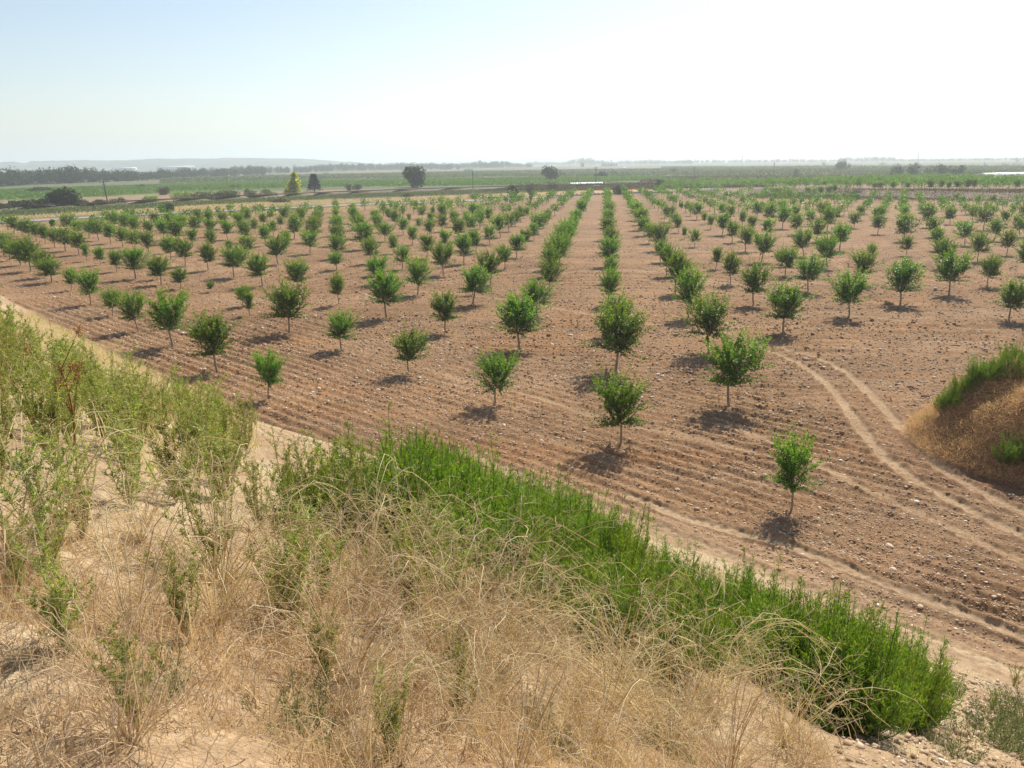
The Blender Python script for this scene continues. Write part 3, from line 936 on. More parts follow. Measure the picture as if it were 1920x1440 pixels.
BIG = [
    (775, 352, 313, 26, 'big round dark green tree standing alone on the plain', 'round_tree', 'far_leaf', 'round', .08, 2600),
    (553, 368, 322, 15, 'yellow green flame shaped poplar beside the railway', 'poplar_tree', 'yellow_leaf', 'flame', .05, 2000),
    (590, 359, 326, 14, 'dark cone shaped conifer next to the yellow poplar', 'conifer_tree', 'conifer_leaf', 'cone', .05, 1800),
    (1030, 340, 313, 18, 'broad green tree on the plain just beyond the bare bushes', 'round_tree', 'far_leaf', 'round', .08, 1500),
    (1577, 322, 302, 13, 'lone dome shaped dark tree far out on the hazy plain', 'round_tree', 'far_leaf', 'round', .05, 1000),
    (120, 390, 352, 30, 'tall dark bush, biggest of the hedge by the railway', 'hedge_tree', 'far_leaf', 'bush', .05, 2400),
    (84, 392, 372, 17, 'dark rounded bush touching the tall hedge bush', 'bush', 'far_leaf', 'bush', .05, 900),
    (48, 394, 374, 26, 'long low dark bush at the near end of the hedge', 'bush', 'far_leaf', 'bush', .05, 1000),
    (12, 396, 381, 18, 'low dark bush cut off by the picture edge', 'bush', 'far_leaf', 'bush', .05, 700),
    (80, 363, 352, 24, 'flat dark thicket at the edge of the bright green crop', 'thicket', 'far_leaf', 'bush', .05, 900),
    (158, 389, 374, 10, 'small green bush next to the tall hedge bush', 'bush', 'far_leaf', 'bush', .05, 500),
    (188, 387, 374, 13, 'green bush just before the leaning pole', 'bush', 'far_leaf', 'bush', .05, 600),
    (224, 384, 371, 14, 'green bush just behind the leaning pole', 'bush', 'far_leaf', 'bush', .05, 600),
    (285, 382, 366, 16, 'bright green leafy bush on the tan patch', 'bush', 'weed_leaf', 'bush', .05, 800),
    (311, 398, 378, 13, 'dark bush standing alone between railway and road', 'bush', 'far_leaf', 'bush', .05, 900),
    (310, 366, 350, 12, 'greyish round bush over the green crop', 'bush', 'scrub', 'bush', .05, 500),
    (262, 355, 346, 11, 'small dark bush in the green crop strip', 'bush', 'far_leaf', 'bush', .05, 350),
    (340, 378, 358, 20, 'light green spreading bush along the railway', 'bush', 'weed_leaf', 'bush', .05, 800),
    (378, 377, 356, 22, 'olive green spreading bush along the railway', 'bush', 'crop_dull', 'bush', .05, 800),
    (425, 375, 356, 24, 'wide olive bush in the middle of the railway hedge', 'bush', 'crop_dull', 'bush', .05, 800),
    (440, 356, 345, 9, 'dark round bush peeping over the olive hedge', 'bush', 'far_leaf', 'bush', .05, 400),
    (468, 373, 354, 14, 'dark green bush near the yellow poplar', 'bush', 'far_leaf', 'bush', .05, 600),
    (500, 371, 356, 17, 'yellowish green bush close to the yellow poplar', 'bush', 'crop_dull', 'bush', .05, 600),
    (654, 358, 346, 8, 'small dark bush, first of the pair past the conifer', 'bush', 'conifer_leaf', 'bush', .05, 350),
    (670, 358, 344, 10, 'small dark bush, second of the pair past the conifer', 'bush', 'conifer_leaf', 'bush', .05, 350),
    (525, 381, 373, 22, 'low dark brambles on the rail embankment', 'bush', 'scrub', 'bush', .05, 500),
    (382, 384, 379, 14, 'low grey green brambles beside the railway', 'bush', 'crop_dull', 'bush', .05, 300),
    (766, 370, 360, 14, 'grey green bush at the road behind the orchard', 'bush', 'crop_dull', 'bush', .05, 500),
    (963, 370, 347, 10, 'dark bush at the far road end of the orchard', 'bush', 'conifer_leaf', 'bush', .05, 600),
    (889, 372, 362, 11, 'low dark bush by the far road', 'bush', 'crop_dull', 'bush', .05, 400),
    (1124, 334, 321, 15, 'flat dark bush beside the thin pole', 'bush', 'conifer_leaf', 'bush', .05, 600),
    (1095, 331, 324, 12, 'low dark bush left of the flat dark bush', 'bush', 'far_leaf', 'bush', .05, 300),
    (1057, 331, 323, 6, 'tiny round bush beside the broad tree', 'bush', 'far_leaf', 'bush', .05, 250),
    (1150, 327, 319, 7, 'small hazy bush beyond the thin pole', 'bush', 'far_leaf', 'bush', .05, 200),
    (1170, 330, 320, 7, 'small dull bush near the white spot on the plain', 'bush', 'crop_dull', 'bush', .05, 200),
    (1262, 326, 314, 9, 'hazy tree pair standing on the grey plain', 'tree', 'far_leaf', 'round', .1, 350),
    (1233, 322, 315, 5, 'tiny upright tree on the grey plain', 'tree', 'far_leaf', 'round', .1, 200),
    (1237, 358, 337, 13, 'dark bush at the far corner of the orchard', 'bush', 'far_leaf', 'bush', .05, 700),
    (1160, 364, 347, 9, 'dark bush at the end of the centre rows', 'bush', 'far_leaf', 'bush', .05, 600),
    (1488, 341, 331, 8, 'dark low bush under the hazy thin tree', 'bush', 'conifer_leaf', 'bush', .05, 350),
    (1492, 332, 318, 7, 'hazy thin tree above the dark low bush', 'tree', 'far_leaf', 'round', .1, 350),
    (1545, 311, 302, 6, 'pale hazy tree near the lone dome tree', 'tree', 'far_leaf', 'round', .1, 200),
    (1652, 311, 303, 8, 'pale hazy round tree beyond the lone dome tree', 'tree', 'far_leaf', 'round', .1, 250),
    (1680, 331, 310, 13, 'dark tree at the near end of the windbreak', 'tree', 'far_leaf', 'round', .05, 700),
    (1712, 331, 308, 14, 'tallest bushy tree of the windbreak', 'tree', 'far_leaf', 'round', .05, 800),
    (1740, 331, 313, 12, 'low tree in the dip of the windbreak', 'tree', 'crop_dull', 'round', .05, 600),
    (1762, 331, 307, 13, 'tall tree in the middle of the windbreak', 'tree', 'far_leaf', 'round', .05, 700),
    (1785, 331, 312, 11, 'hazy tree past the middle of the windbreak', 'tree', 'far_leaf', 'round', .05, 600),
    (1800, 331, 309, 8, 'last upright tree of the windbreak', 'tree', 'far_leaf', 'round', .05, 500),
    (1818, 330, 321, 6, 'small round green tree beside the windbreak', 'tree', 'far_leaf', 'round', .05, 300),
    (1885, 311, 304, 6, 'tiny hazy tree on the far plain near the white strip', 'tree', 'far_leaf', 'round', .05, 150),
    (1907, 306, 298, 5, 'faint tree on the skyline over the white strip', 'tree', 'far_leaf', 'round', .05, 150),
    (878, 320, 315, 10, 'low hazy bush before the skyline wood', 'bush', 'far_leaf', 'bush', .05, 200),
    (907, 332, 326, 5, 'tiny bush on the grey strip near the lamp pole', 'bush', 'crop_dull', 'bush', .05, 150),
    (610, 328, 322, 7, 'tiny round bush beyond the conifer', 'bush', 'far_leaf', 'bush', .05, 200),
]
for k, (u, v, vt, hw, lab, nm, mt, shp, trk, n) in enumerate(BIG):
    far_tree(u, v, vt, hw, lab, nm, mt, None, n, shp, trk, k * 31)

# bare grey bushes at the far end of the orchard
for k, (u, v, vt, hw, lab) in enumerate([(997, 371, 346, 13, 'bare grey bush at the far end of the orchard, nearer the dark bush'), (1036, 369, 344, 13, 'bare grey bush at the far end, under the broad tree')]):
    p = P(u, v); rng = np.random.default_rng(900 + k); dep = p[1]; hgt = (v - vt) / F_PX * dep; r = hw / F_PX * dep
    g = Geo()
    for q in range(70):
        a = rng.uniform(0, 6.28); e = np.array([math.cos(a) * r * rng.uniform(.2, 1), math.sin(a) * r * rng.uniform(.2, 1), hgt * rng.uniform(.6, 1)])
        t = np.linspace(0, 1, 5)[:, None]
        pts = e * t + np.array([0, 0, -.25]) * hgt * t * (1 - t); g.tube(pts, .05 * (1 - t[:, 0] * .8), 3, a=rng.random())
        for w_ in range(5):
            s = pts[rng.integers(2, 5)]; d = rnd_unit(rng, 1)[0]; d[2] = abs(d[2])
            g.tube(np.stack([s, s + d * .5, s + d * 1.0]), [.025, .02, .01], 3, a=rng.random())
    o = g.build('bare_bush', M['bark_dark']); o.location = (p[0], p[1], z0(p)); tag(o, lab, 'bush')


def wood(name, label, line, htop, depth, n_tree, leaf, mat, seed, per=150):
    """a far-off wood: one mass of many crowns. line: [(u, v_base, v_top)]"""
    rng = np.random.default_rng(seed)
    us = np.array([l[0] for l in line], float)
    g = Geo(); tr = Geo()
    for k in range(n_tree):
        u = rng.uniform(us[0], us[-1])
        vb = np.interp(u, us, [l[1] for l in line]); vt = np.interp(u, us, [l[2] for l in line])
        p = P(u, vb); dist = p[1]
        d = ray(u, vt); hgt = max((H + d[2] * dist / d[1]), 3)
        back = rng.random() ** 1.3 * depth
        q = p * (1 + back / np.hypot(*p))
        hh = hgt * rng.uniform(.66, 1.02) * (1 + .12 * vnoise(np.array([u * .06]), np.array([0.]), seed)[0])
        rr = hh * rng.uniform(.34, .55)
        z = z0(q)
        blob(g, (q[0], q[1], z + hh * .5), (rr, rr, hh * .52), per, leaf * hh, rng, 6, flat=1.)
        g.tube([(q[0], q[1], z - .5), (q[0], q[1], z + hh * .5)], [hh * .02, hh * .012], 4, a=0.)
    o = g.build(name, mat)
    tag(o, label, 'wood', None, 'stuff')
    return o


wood('wood', 'long dark wood across the plain under the hills', [(-260, 362, 318), (0, 350, 317), (60, 347, 315), (160, 344, 313), (240, 341, 319), (320, 336, 318), (420, 332, 316), (470, 329, 309), (500, 328, 312)], 12, 70, 620, .11, M['far_leaf'], 11)
wood('wood', 'hazy poplar wood between the conifer and the big tree', [(330, 328, 315), (420, 327, 311), (470, 326, 308), (500, 325, 311), (560, 324, 310), (640, 321, 305), (720, 319, 306), (780, 318, 303), (860, 318, 305)], 12, 90, 420, .11, M['far_leaf'], 12)
wood('wood', 'bluish wood on the skyline beyond the lamp pole', [(790, 316, 304), (850, 315.5, 306), (920, 315, 301), (940, 314.5, 300), (960, 314, 303), (1000, 314, 306)], 12, 100, 260, .11, M['far_leaf'], 13)
wood('wood', 'small hump of trees on the skyline above the centre rows', [(985, 310, 303), (1060, 309.5, 302), (1075, 309, 296), (1100, 309, 294), (1115, 309, 297), (1140, 308.5, 300), (1300, 307.5, 299)], 12, 150, 420, .13, M['far_leaf'], 14, 70)
wood('wood', 'pale wood low on the horizon at the sunny side', [(1290, 306.5, 298), (1460, 305, 297.5), (1560, 304, 296), (1600, 303.5, 293), (1670, 303, 293), (1690, 303, 297), (1960, 300.5, 294.5), (2200, 299, 292)], 12, 200, 800, .14, M['far_leaf'], 15, 55)


wood('hedge', 'dark hedge line across the plain left of the big tree', [(330, 341, 336), (500, 337, 332), (700, 333, 329), (760, 332, 327)], 3, 12, 90, .16, M['far_leaf'], 21, 60)
wood('hedge', 'broken hedge line beyond the lamp pole', [(800, 328, 324), (1000, 324, 320), (1230, 321, 316)], 3, 25, 90, .16, M['far_leaf'], 22, 60)
wood('hedge', 'scattered bushes across the grey plain behind the centre rows', [(1140, 330, 323), (1280, 328, 321), (1440, 325, 319)], 3, 60, 45, .16, M['far_leaf'], 23, 60)
wood('hedge', 'hazy hedge line beyond the windbreak', [(1440, 319, 314), (1700, 314, 309), (1960, 310, 304)], 3, 60, 90, .16, M['far_leaf'], 24, 60)


def crop(name, label, poly, n, h, leaf, mat, seed, rows=None, cat='crop'):
    rng = np.random.default_rng(seed)
    lo, hi = poly.min(0), poly.max(0)
    p = rng.uniform(lo, hi, (n * 6, 2))
    if rows is not None:
        ang, sp = rows
        nx, ny = math.cos(ang), math.sin(ang)
        q = p @ np.array([nx, ny]); q2 = np.round(q / sp) * sp + rng.normal(size=len(q)) * .12
        p = p + (q2 - q)[:, None] * np.array([nx, ny])
    p = p[inpoly(p[:, 0], p[:, 1], poly)][:n]
    m = len(p)
    z = ground_z(p[:, 0], p[:, 1], False)
    pos = np.concatenate([p, (z + rng.uniform(0.05, .75, m) * h)[:, None]], 1)
    g = Geo()
    g.leaves(pos, rnd_unit(rng, m) * .7 + np.array([0, 0, .8]), rnd_unit(rng, m), leaf * rng.uniform(.7, 1.4, m), leaf * .7 * np.ones(m), np.clip(rng.normal(.5, .2, m), 0, 1))
    o = g.build(name, M[mat])
    return tag(o, label, cat, None, 'stuff')


crop('crop', 'bright green vine rows on the plain', polyc((-120, 385), (0, 377), (200, 370), (330, 361), (640, 352), (640, 338), (300, 346), (0, 358), (-120, 364)), 60000, 1.3, .6, 'crop_leaf', 3, (1.2, 3.0))
crop('crop', 'green vine rows behind the big round tree', polyc((640, 338), (640, 352), (960, 348), (1240, 339), (1240, 333), (960, 336), (800, 337)), 40000, 1.3, .75, 'crop_leaf', 4, (1.3, 3.0))
crop('crop', 'dull green vineyard fading into the haze', polyc((300, 345), (640, 336), (1240, 331), (1240, 318), (900, 322), (500, 331), (300, 337)), 30000, 1.2, 1.3, 'crop_dull', 6)
crop('crop', 'dull green fields in the haze at the sunny side', polyc((1240, 330), (1450, 333), (1920, 327), (2000, 322), (2000, 312), (1240, 314)), 24000, 1.2, 1.5, 'crop_dull', 7)
crop('scrub', 'grey dry scrub along the railway embankment', polyc((-50, 403), (0, 398), (420, 377), (640, 366), (900, 357), (1180, 350), (1180, 355), (900, 364), (640, 373), (420, 384), (0, 410), (-50, 414)), 30000, .7, .4, 'crop_dull', 8, cat='scrub')
crop('scrub', 'brown scrub beyond the far orchard wall', polyc((900, 360), (1000, 350), (1240, 346), (1420, 350), (1460, 358), (1290, 355), (1100, 358)), 16000, .9, .5, 'scrub', 9, cat='scrub')
crop('scrub', 'brown scrub along the terrace step', polyc((1400, 372), (1400, 366), (1640, 368), (1960, 371), (1960, 381), (1640, 377)), 12000, .7, .3, 'scrub', 10, cat='scrub')
crop('grass', 'dry yellow grass on the verge of the road', polyc((-50, 418), (0, 413), (320, 396), (520, 388), (1100, 362), (1100, 359), (520, 380), (320, 388), (0, 405), (-50, 410)), 22000, .4, .3, 'dry_twig', 12, cat='grass')
crop('grass', 'dry grass between the road and the first orchard trees', polyc((-60, 440), (0, 430), (330, 408), (640, 391), (860, 382), (860, 386), (640, 398), (330, 416), (0, 440), (-60, 450)), 9000, .35, .25, 'dry_twig', 13, cat='grass')
crop('weeds', 'brown bramble field beyond the scrub', polyc((1200, 344), (1200, 332), (1900, 326), (1900, 334), (1450, 338)), 16000, .8, .7, 'scrub', 14, cat='weeds')

# second orchard on the terrace
rng2 = np.random.default_rng(77)
spots = []
for v in np.array([361.5, 357.5, 354, 351, 348.5, 346, 343.5, 341.5, 340]):
    for u in np.arange(1240, 1990, 12.5 if v > 352 else 9.0):
        uu = u + rng2.uniform(-4, 4)
        vv = v + (0 if uu > 1500 else (1500 - uu) * -.022) - (0 if uu > 1440 else 1.5) + rng2.uniform(-.5, .5)
        if rng2.random() < .08 or vv > 361 or vv < 338 or (uu < 1430 and vv > 352): continue
        spots.append((uu, vv))
spots.sort(key=lambda q: -q[1])

# ------------------------------------------------------------------ poles, walls and buildings far off
def pole(u, v, vt, label, arm=True, lean=0.0, name='utility_pole', lamp=False):
    p = P(u, v); z = z0(p)
    d = ray(u, vt); hgt = H + d[2] * (p[1] / d[1]) - z
    o = empty(name, (p[0], p[1], z), .4); o.rotation_euler = (0, lean, .4)
    tag(o, label, 'pole')
    g = Geo(); t = np.linspace(0, 1, 4)
    g.tube(np.stack([0 * t, 0 * t, -.5 + (hgt + .5) * t], 1), .17 - .06 * t, 8)
    g.build('post', M['pole_wood'], o, smooth=True)
    if arm:
        a = Geo(); a.box((0, .12, hgt - .35), (1.9, .1, .12)); a.box((0, .12, hgt - 1.1), (1.2, .08, .1))
        a.build('crossarm', M['pole_wood'], o)
        for x in (-.85, -.3, .3, .85):
            i = Geo(); i.tube([(x, .12, hgt - .29), (x, .12, hgt - .2), (x, .12, hgt - .1), (x, .12, hgt - .04)], [.03, .07, .06, .03], 6)
            i.build('insulator', M['porcelain'], o)
    if lamp:
        a = Geo(); a.tube([(0, 0, hgt - .3), (-1.0, 0, hgt + .1), (-2.0, 0, hgt + .25)], [.05, .05, .04], 5); a.build('lamp_arm', M['metal'], o)
        i = Geo(); i.box((-2.3, 0, hgt + .22), (.9, .4, .2)); i.build('lamp_head', M['white_wall'], o)
    return o


pole(203, 386, 339, 'leaning wooden pole in front of the green crop', lean=-.06)
pole(887, 356, 320, 'dark pole with a pale lamp beside the railway', lamp=True, arm=False)
pole(1117, 349, 313, 'thin wooden pole beside the flat dark bush')
pole(1301, 336, 312, 'thin pole with crossarm on the grey plain')
pole(1450, 333, 305, 'faint thin pole beyond the terrace orchard')
pole(1844, 322, 303, 'faint pole close to the white strip', arm=False)
pole(591, 370, 352, 'short pale concrete post in front of the conifer', arm=False, name='concrete_post')


def mast(u, v, vt, label):
    p = P(u, v); z = z0(p)
    d = ray(u, vt); hgt = H + d[2] * (p[1] / d[1]) - z
    o = empty('lattice_mast', (p[0], p[1], z), .2); tag(o, label, 'mast')
    g = Geo()
    b, t_ = hgt * .035, hgt * .008
    cs = [(1, 1), (1, -1), (-1, -1), (-1, 1)]
    for cx, cy in cs: g.tube([(cx * b, cy * b, -.3), (cx * t_, cy * t_, hgt)], [.14, .1], 4)
    n = 12
    for k in range(n):
        a0 = k / n; a1 = (k + 1) / n
        r0 = b + (t_ - b) * a0; r1 = b + (t_ - b) * a1
        for q in range(4):
            c0, c1 = cs[q], cs[(q + 1) % 4]
            g.tube([(c0[0] * r0, c0[1] * r0, hgt * a0), (c1[0] * r1, c1[1] * r1, hgt * a1)], [.06, .06], 3)
    g.build('frame', M['metal'], o)
    a = Geo(); a.box((0, 0, hgt * .93), (hgt * .12, .25, .25)); a.box((0, 0, hgt * .85), (hgt * .15, .25, .25)); a.build('crossarm', M['metal'], o)


mast(1720, 309, 282, 'tallest lattice mast rising over the windbreak')
mast(1391, 309, 290, 'lattice mast on the skyline over the grey plain')
mast(1175, 309.5, 297, 'short lattice mast on the skyline over the white house')
mast(701, 317, 300, 'small mast on the skyline above the hazy poplar wood')


def house(u, v, w_, d_, h_, label, roofm='tile', wallm='white_wall', name='house', rz=0.1):
    p = P(u, v); z = z0(p)
    o = empty(name, (p[0], p[1], z), rz); tag(o, label, 'building')
    g = Geo(); g.box((0, 0, h_ / 2), (w_, d_, h_)); g.build('wall', M[wallm], o)
    r = Geo(); e = .4; rh = h_ * .35
    V = [(-w_ / 2 - e, -d_ / 2 - e, h_), (w_ / 2 + e, -d_ / 2 - e, h_), (w_ / 2 + e, d_ / 2 + e, h_), (-w_ / 2 - e, d_ / 2 + e, h_), (-w_ / 2 - e, 0, h_ + rh), (w_ / 2 + e, 0, h_ + rh)]
    r.add(V, [[0, 1, 5, 4], [2, 3, 4, 5], [3, 2, 1, 0]], [[0, 4, 3], [1, 2, 5]])
    r.build('roof', M[roofm], o)
    n = max(2, int(w_ / 5))
    for k in range(n):
        x = -w_ / 2 + (k + .5) * w_ / n
        if k == n // 2:
            f = Geo(); f.box((x, -d_ / 2 - .02, h_ * .35), (w_ / n * .4, .08, h_ * .7)); f.build('door', M['hole'], o)
        else:
            f = Geo(); f.box((x, -d_ / 2 - .02, h_ * .55), (w_ / n * .35, .08, h_ * .35)); f.build('window', M['hole'], o)


house(1142, 311.6, 34, 12, 7, 'long white farm building far out on the plain', roofm='white_wall')
house(1092, 313, 6, 6, 7, 'small reddish tower house on the far plain', wallm='tile')
house(1169, 321, 4, 4, 3.2, 'tiny white hut on the grey plain', roofm='white_wall')
house(240, 322.5, 38, 14, 8, 'white farm sheds seen over the dark wood', roofm='white_sheet')
house(330, 320.6, 90, 18, 9, 'long pale greenhouse under the hills, by the dark wood', roofm='white_sheet', name='greenhouse')
house(530, 314.5, 120, 20, 9, 'pale shed at the hill foot behind the yellow poplar', roofm='white_sheet', name='greenhouse')

# long polytunnel at the sunny side and its low twin behind the centre rows
def tunnel(ua, va, ub, vb, w_, h_, label):
    a, b = P(ua, va), P(ub, vb); c = (a + b) / 2; Ln = np.linalg.norm(b - a)
    o = empty('polytunnel', (c[0], c[1], z0(c)), math.atan2(b[1] - a[1], b[0] - a[0])); tag(o, label, 'polytunnel')
    g = Geo(); n = 10; xs = np.linspace(-Ln / 2, Ln / 2, 24)
    an = np.linspace(0, np.pi, n)
    V = np.array([[x, math.cos(q) * w_ / 2, math.sin(q) * h_ * (1 + .03 * math.sin(x * 3))] for x in xs for q in an])
    i = np.arange(len(xs) - 1)[:, None] * n; j = np.arange(n - 1)[None, :]
    Q = np.stack([i + j, i + j + 1, i + n + j + 1, i + n + j], -1).reshape(-1, 4)
    g.add(V, Q); g.build('cover', M['white_sheet'], o, smooth=True)
    for sx in (-1, 1):
        e = Geo(); e.add([[sx * Ln / 2, math.cos(q) * w_ / 2 * .98, math.sin(q) * h_ * .98] for q in an] + [[sx * Ln / 2, 0, 0]], None, [[k, k + 1, n] for k in range(n - 1)])
        e.build('end_panel', M['white_wall'], o)


tunnel(1838, 333.5, 2060, 328, 9, 2.6, 'long white polytunnel at the sunny edge of the plain')
tunnel(1068, 346.5, 1128, 345, 4, 1.2, 'low white polytunnel behind the far orchard wall')

# low pale wall closing the far end of the orchard: whitewashed blocks with gaps
WL = [P(u, v) for u, v in ((1042, 368.5), (1100, 365.5), (1150, 363.2), (1200, 362), (1262, 361.5))]
WL = smooth_line(WL, 4)
g = Geo()
rw = np.random.default_rng(4)
for a, b in zip(WL[:-1], WL[1:]):
    d = b - a; n = max(1, int(np.linalg.norm(d) / 1.6))
    for k in range(n):
        c = a + d * (k + .5) / n
        hh = rw.uniform(.5, .85)
        g.box((c[0], c[1], z0(c) + hh / 2 - .05), (np.linalg.norm(d) / n * .97, .5, hh), math.atan2(d[1], d[0]) + rw.normal() * .02)
tag(g.build('wall', M['concrete']), 'low pale block wall across the far end of the orchard', 'wall')
# sheet-covered drainage strip seen between the trees on the road side
WL2 = smooth_line([P(u, v) for u, v in ((650, 389), (700, 385.5), (752, 382.5), (860, 377), (1000, 372), (1042, 369))], 4)

# railway: ballast, sleepers and two rails on the embankment
def railway():
    pts = [np.asarray(p, float) for p in RAIL]
    out = []
    for a, b in zip(pts[:-1], pts[1:]):
        n = max(1, int(np.linalg.norm(b - a) / 3)); out += [a + (b - a) * k / n for k in range(n)]
    out.append(pts[-1]); out = np.array(out)
    d = np.gradient(out, axis=0); d /= np.linalg.norm(d, axis=1)[:, None]; nn = np.stack([-d[:, 1], d[:, 0]], 1)
    z = ground_z(out[:, 0], out[:, 1], False) + .25
    o = empty('railway', (out[0][0], out[0][1], 0)); tag(o, 'dark railway track on its low embankment beyond the road', 'railway')
    off = np.array([out[0][0], out[0][1], 0])
    for sgn in (-.75, .75):
        g = Geo(); g.tube(np.concatenate([out + nn * sgn, (z + .12)[:, None]], 1) - off, np.full(len(out), .07), 4)
        g.build('rail', M['steel_rail'], o)
    g = Geo()
    dist = 0
    for k in range(0, len(out) - 1):
        for q in range(4):
            c = out[k] + (out[k + 1] - out[k]) * q / 4
            g.box((c[0] - off[0], c[1] - off[1], z[k] - .02), (.26, 2.4, .2), math.atan2(d[k][1], d[k][0]))
    s = g.build('sleeper', M['pole_wood'], o); s['kind'] = 'stuff'


railway()
strip('track_bed', RAIL, 3.6, M['bark_dark'], .14, 'dark ballast bed of the railway', wob=.2)

# ------------------------------------------------------------------ split of the orchard: nearest trees are objects, the far rest one mass
def far_mass(plist, label):
    rng = np.random.default_rng(8)
    g = Geo()
    for (p, wid, hgt) in plist:
        z = z0(p)
        r = wid / 2
        blob(g, (p[0], p[1], z + hgt * .62), (r * 1.15, r * 1.15, hgt * .42), 230, .30, rng, 6, flat=.8)
        g.tube([(p[0], p[1], z - .1), (p[0], p[1], z + hgt * .5)], [.05, .04], 4, a=0.)
    return tag(g.build('orchard_trees', M['orchard_leaf']), label, 'trees', None, 'stuff')


terr_keys = []
MASS = list(REST)
for q, (u, v) in enumerate(spots):
    p = P(u, v + 12)          # the terrace is higher: read its trees on its own level
    p = P(u, v, 1.7) if v > 350 else P(u, v, 1.2)
    wid = rng2.uniform(2.3, 3.3); hgt = rng2.uniform(2.8, 3.7)
    if q < N_TERR:
        tm, cm = FARP[q % len(FARP)]
        o = empty('orchard_tree', (p[0], p[1], z0(p)), rng2.uniform(0, 6), (wid / 2.4, wid / 2.4, hgt / 3.1))
        terr_keys.append((p[0], o)); link_child('trunk', tm, o); link_child('crown', cm, o)
    else:
        MASS.append((p, wid, hgt))
terr_keys.sort(key=lambda t: t[0] )
for q, (_, o) in enumerate(terr_keys):
    tag(o, '%s bushy green tree along the edge of the raised far orchard' % ordn(q + 1), 'tree', 'trees along the terrace edge')
far_mass(MASS, 'distant orchard trees merging into green rows')

# ------------------------------------------------------------------ vegetation of the bank
def hit(u, v):
    """where a sight line of the survey meets the terrain"""
    d = ray(u, v); d = d / np.linalg.norm(d)
    t = np.concatenate([np.arange(1, 40, .05), np.arange(40, 260, .4)])
    pts = np.array([0, 0, H]) + d * t[:, None]
    z = ground_z(pts[:, 0], pts[:, 1], False)
    k = np.argmax(pts[:, 2] < z)
    return pts[k] if pts[k, 2] < z[k] else pts[-1]


def upoly(*uv):
    return [hit(u, v)[:2] for u, v in uv]


def feathery_proto(seed, n_pl=36, ht=1.1, leaf=.045, lw=.007, mat='feather_leaf', per=380, spread=.5):
    """upright bush of narrow feathery plumes"""
    rng = np.random.default_rng(seed)
    st, lf = Geo(), Geo()
    for k in range(n_pl):
        a = rng.uniform(0, 6.28); q = rng.random() ** .6
        b = np.array([math.cos(a) * .10 * q, math.sin(a) * .10 * q, -.05])
        hk = ht * rng.uniform(.38, 1.0) * (1 - .25 * q)
        tip = np.array([math.cos(a) * spread * q, math.sin(a) * spread * q, hk])
        t = np.linspace(0, 1, 7)[:, None]
        pts = b + (tip - b) * t + np.array([math.cos(a), math.sin(a), -.3]) * (.10 * q * np.sin(np.pi * t)) + rng.normal(size=3) * np.array([.05, .05, .01]) * t ** 2
        st.tube(pts, np.linspace(.006, .0015, 7), 3)
        nb = 30
        bt = rng.random(nb) ** .9 * .9 + .08                    # where each branchlet leaves the stem
        bd = rnd_unit(rng, nb); bd[:, 2] = np.abs(bd[:, 2]) * .5 + .75
        bl = (.20 * (1 - bt) ** .9 * np.minimum(1, bt * 3 + .2) + .015) * rng.uniform(.5, 1.35, nb)
        m = per
        w_ = bl / bl.sum(); q_ = rng.choice(nb, m, p=w_)
        idx = bt[q_] * 6; i0 = np.minimum(idx.astype(int), 5); fr = (idx - i0)[:, None]
        c = pts[i0] * (1 - fr) + pts[i0 + 1] * fr
        al = rng.random(m)
        c = c + bd[q_] * (bl[q_] * al)[:, None] + rnd_unit(rng, m) * .008
        d = bd[q_] * .8 + rnd_unit(rng, m) * .55 + np.array([0, 0, .2])
        Ls = leaf * rng.uniform(.5, 1.3, m) * (1 - .35 * bt[q_])
        tone = rng.normal(0, .16)
        lf.leaves(c, d, rnd_unit(rng, m), Ls, np.full(m, lw), np.clip(rng.normal(.34, .15, m) + tone + .3 * (al - .5) + .3 * (bt[q_] - .5), 0, 1))
    s = st.build('stem', M['grey_leaf'], link=False).data
    l = lf.build('foliage', M[mat], link=False).data
    return s, l


def weed_proto(seed, n_st=9, ht=1.25, mat='weed_leaf', leaf=.06, lw=.009, dens=120):
    """tall leafy stems standing up from one root"""
    rng = np.random.default_rng(seed)
    st, lf = Geo(), Geo()
    for k in range(n_st):
        a = rng.uniform(0, 6.28); q = rng.random()
        hk = ht * rng.uniform(.5, 1.0)
        tip = np.array([math.cos(a) * .3 * q, math.sin(a) * .3 * q, hk])
        t = np.linspace(0, 1, 8)[:, None]
        pts = tip * t + np.array([rng.normal() * .05, rng.normal() * .05, 0]) * np.sin(np.pi * t)
        st.tube(pts, np.linspace(.007, .002, 8), 4)
        side = [pts]
        for s in range(rng.integers(3, 7)):
            i = rng.integers(2, 7); dd = np.array([rng.normal(), rng.normal(), 1.6]); dd /= np.linalg.norm(dd)
            b = pts[i]; tl = np.linspace(0, 1, 8)[:, None]
            sp = b + dd * tl * rng.uniform(.12, .35); st.tube(sp, np.linspace(.003, .001, 8), 3); side.append(sp)
        for sp in side:
            m = dens if sp is pts else dens // 3
            tt = rng.random(m) * .95 + .05
            idx = tt * 7; i0 = np.minimum(idx.astype(int), 6); fr = (idx - i0)[:, None]
            c = sp[i0] * (1 - fr) + sp[i0 + 1] * fr
            d = rnd_unit(rng, m); d[:, 2] = np.abs(d[:, 2]) * .7 + .25
            lf.leaves(c, d, rnd_unit(rng, m) + np.array([0, 0, .6]), leaf * rng.uniform(.5, 1.2, m) * (1.1 - .5 * tt), np.full(m, lw), np.clip(rng.normal(.45, .22, m), 0, 1))
    return st.build('stem', M['dry_twig'], link=False).data, lf.build('foliage', M[mat], link=False).data


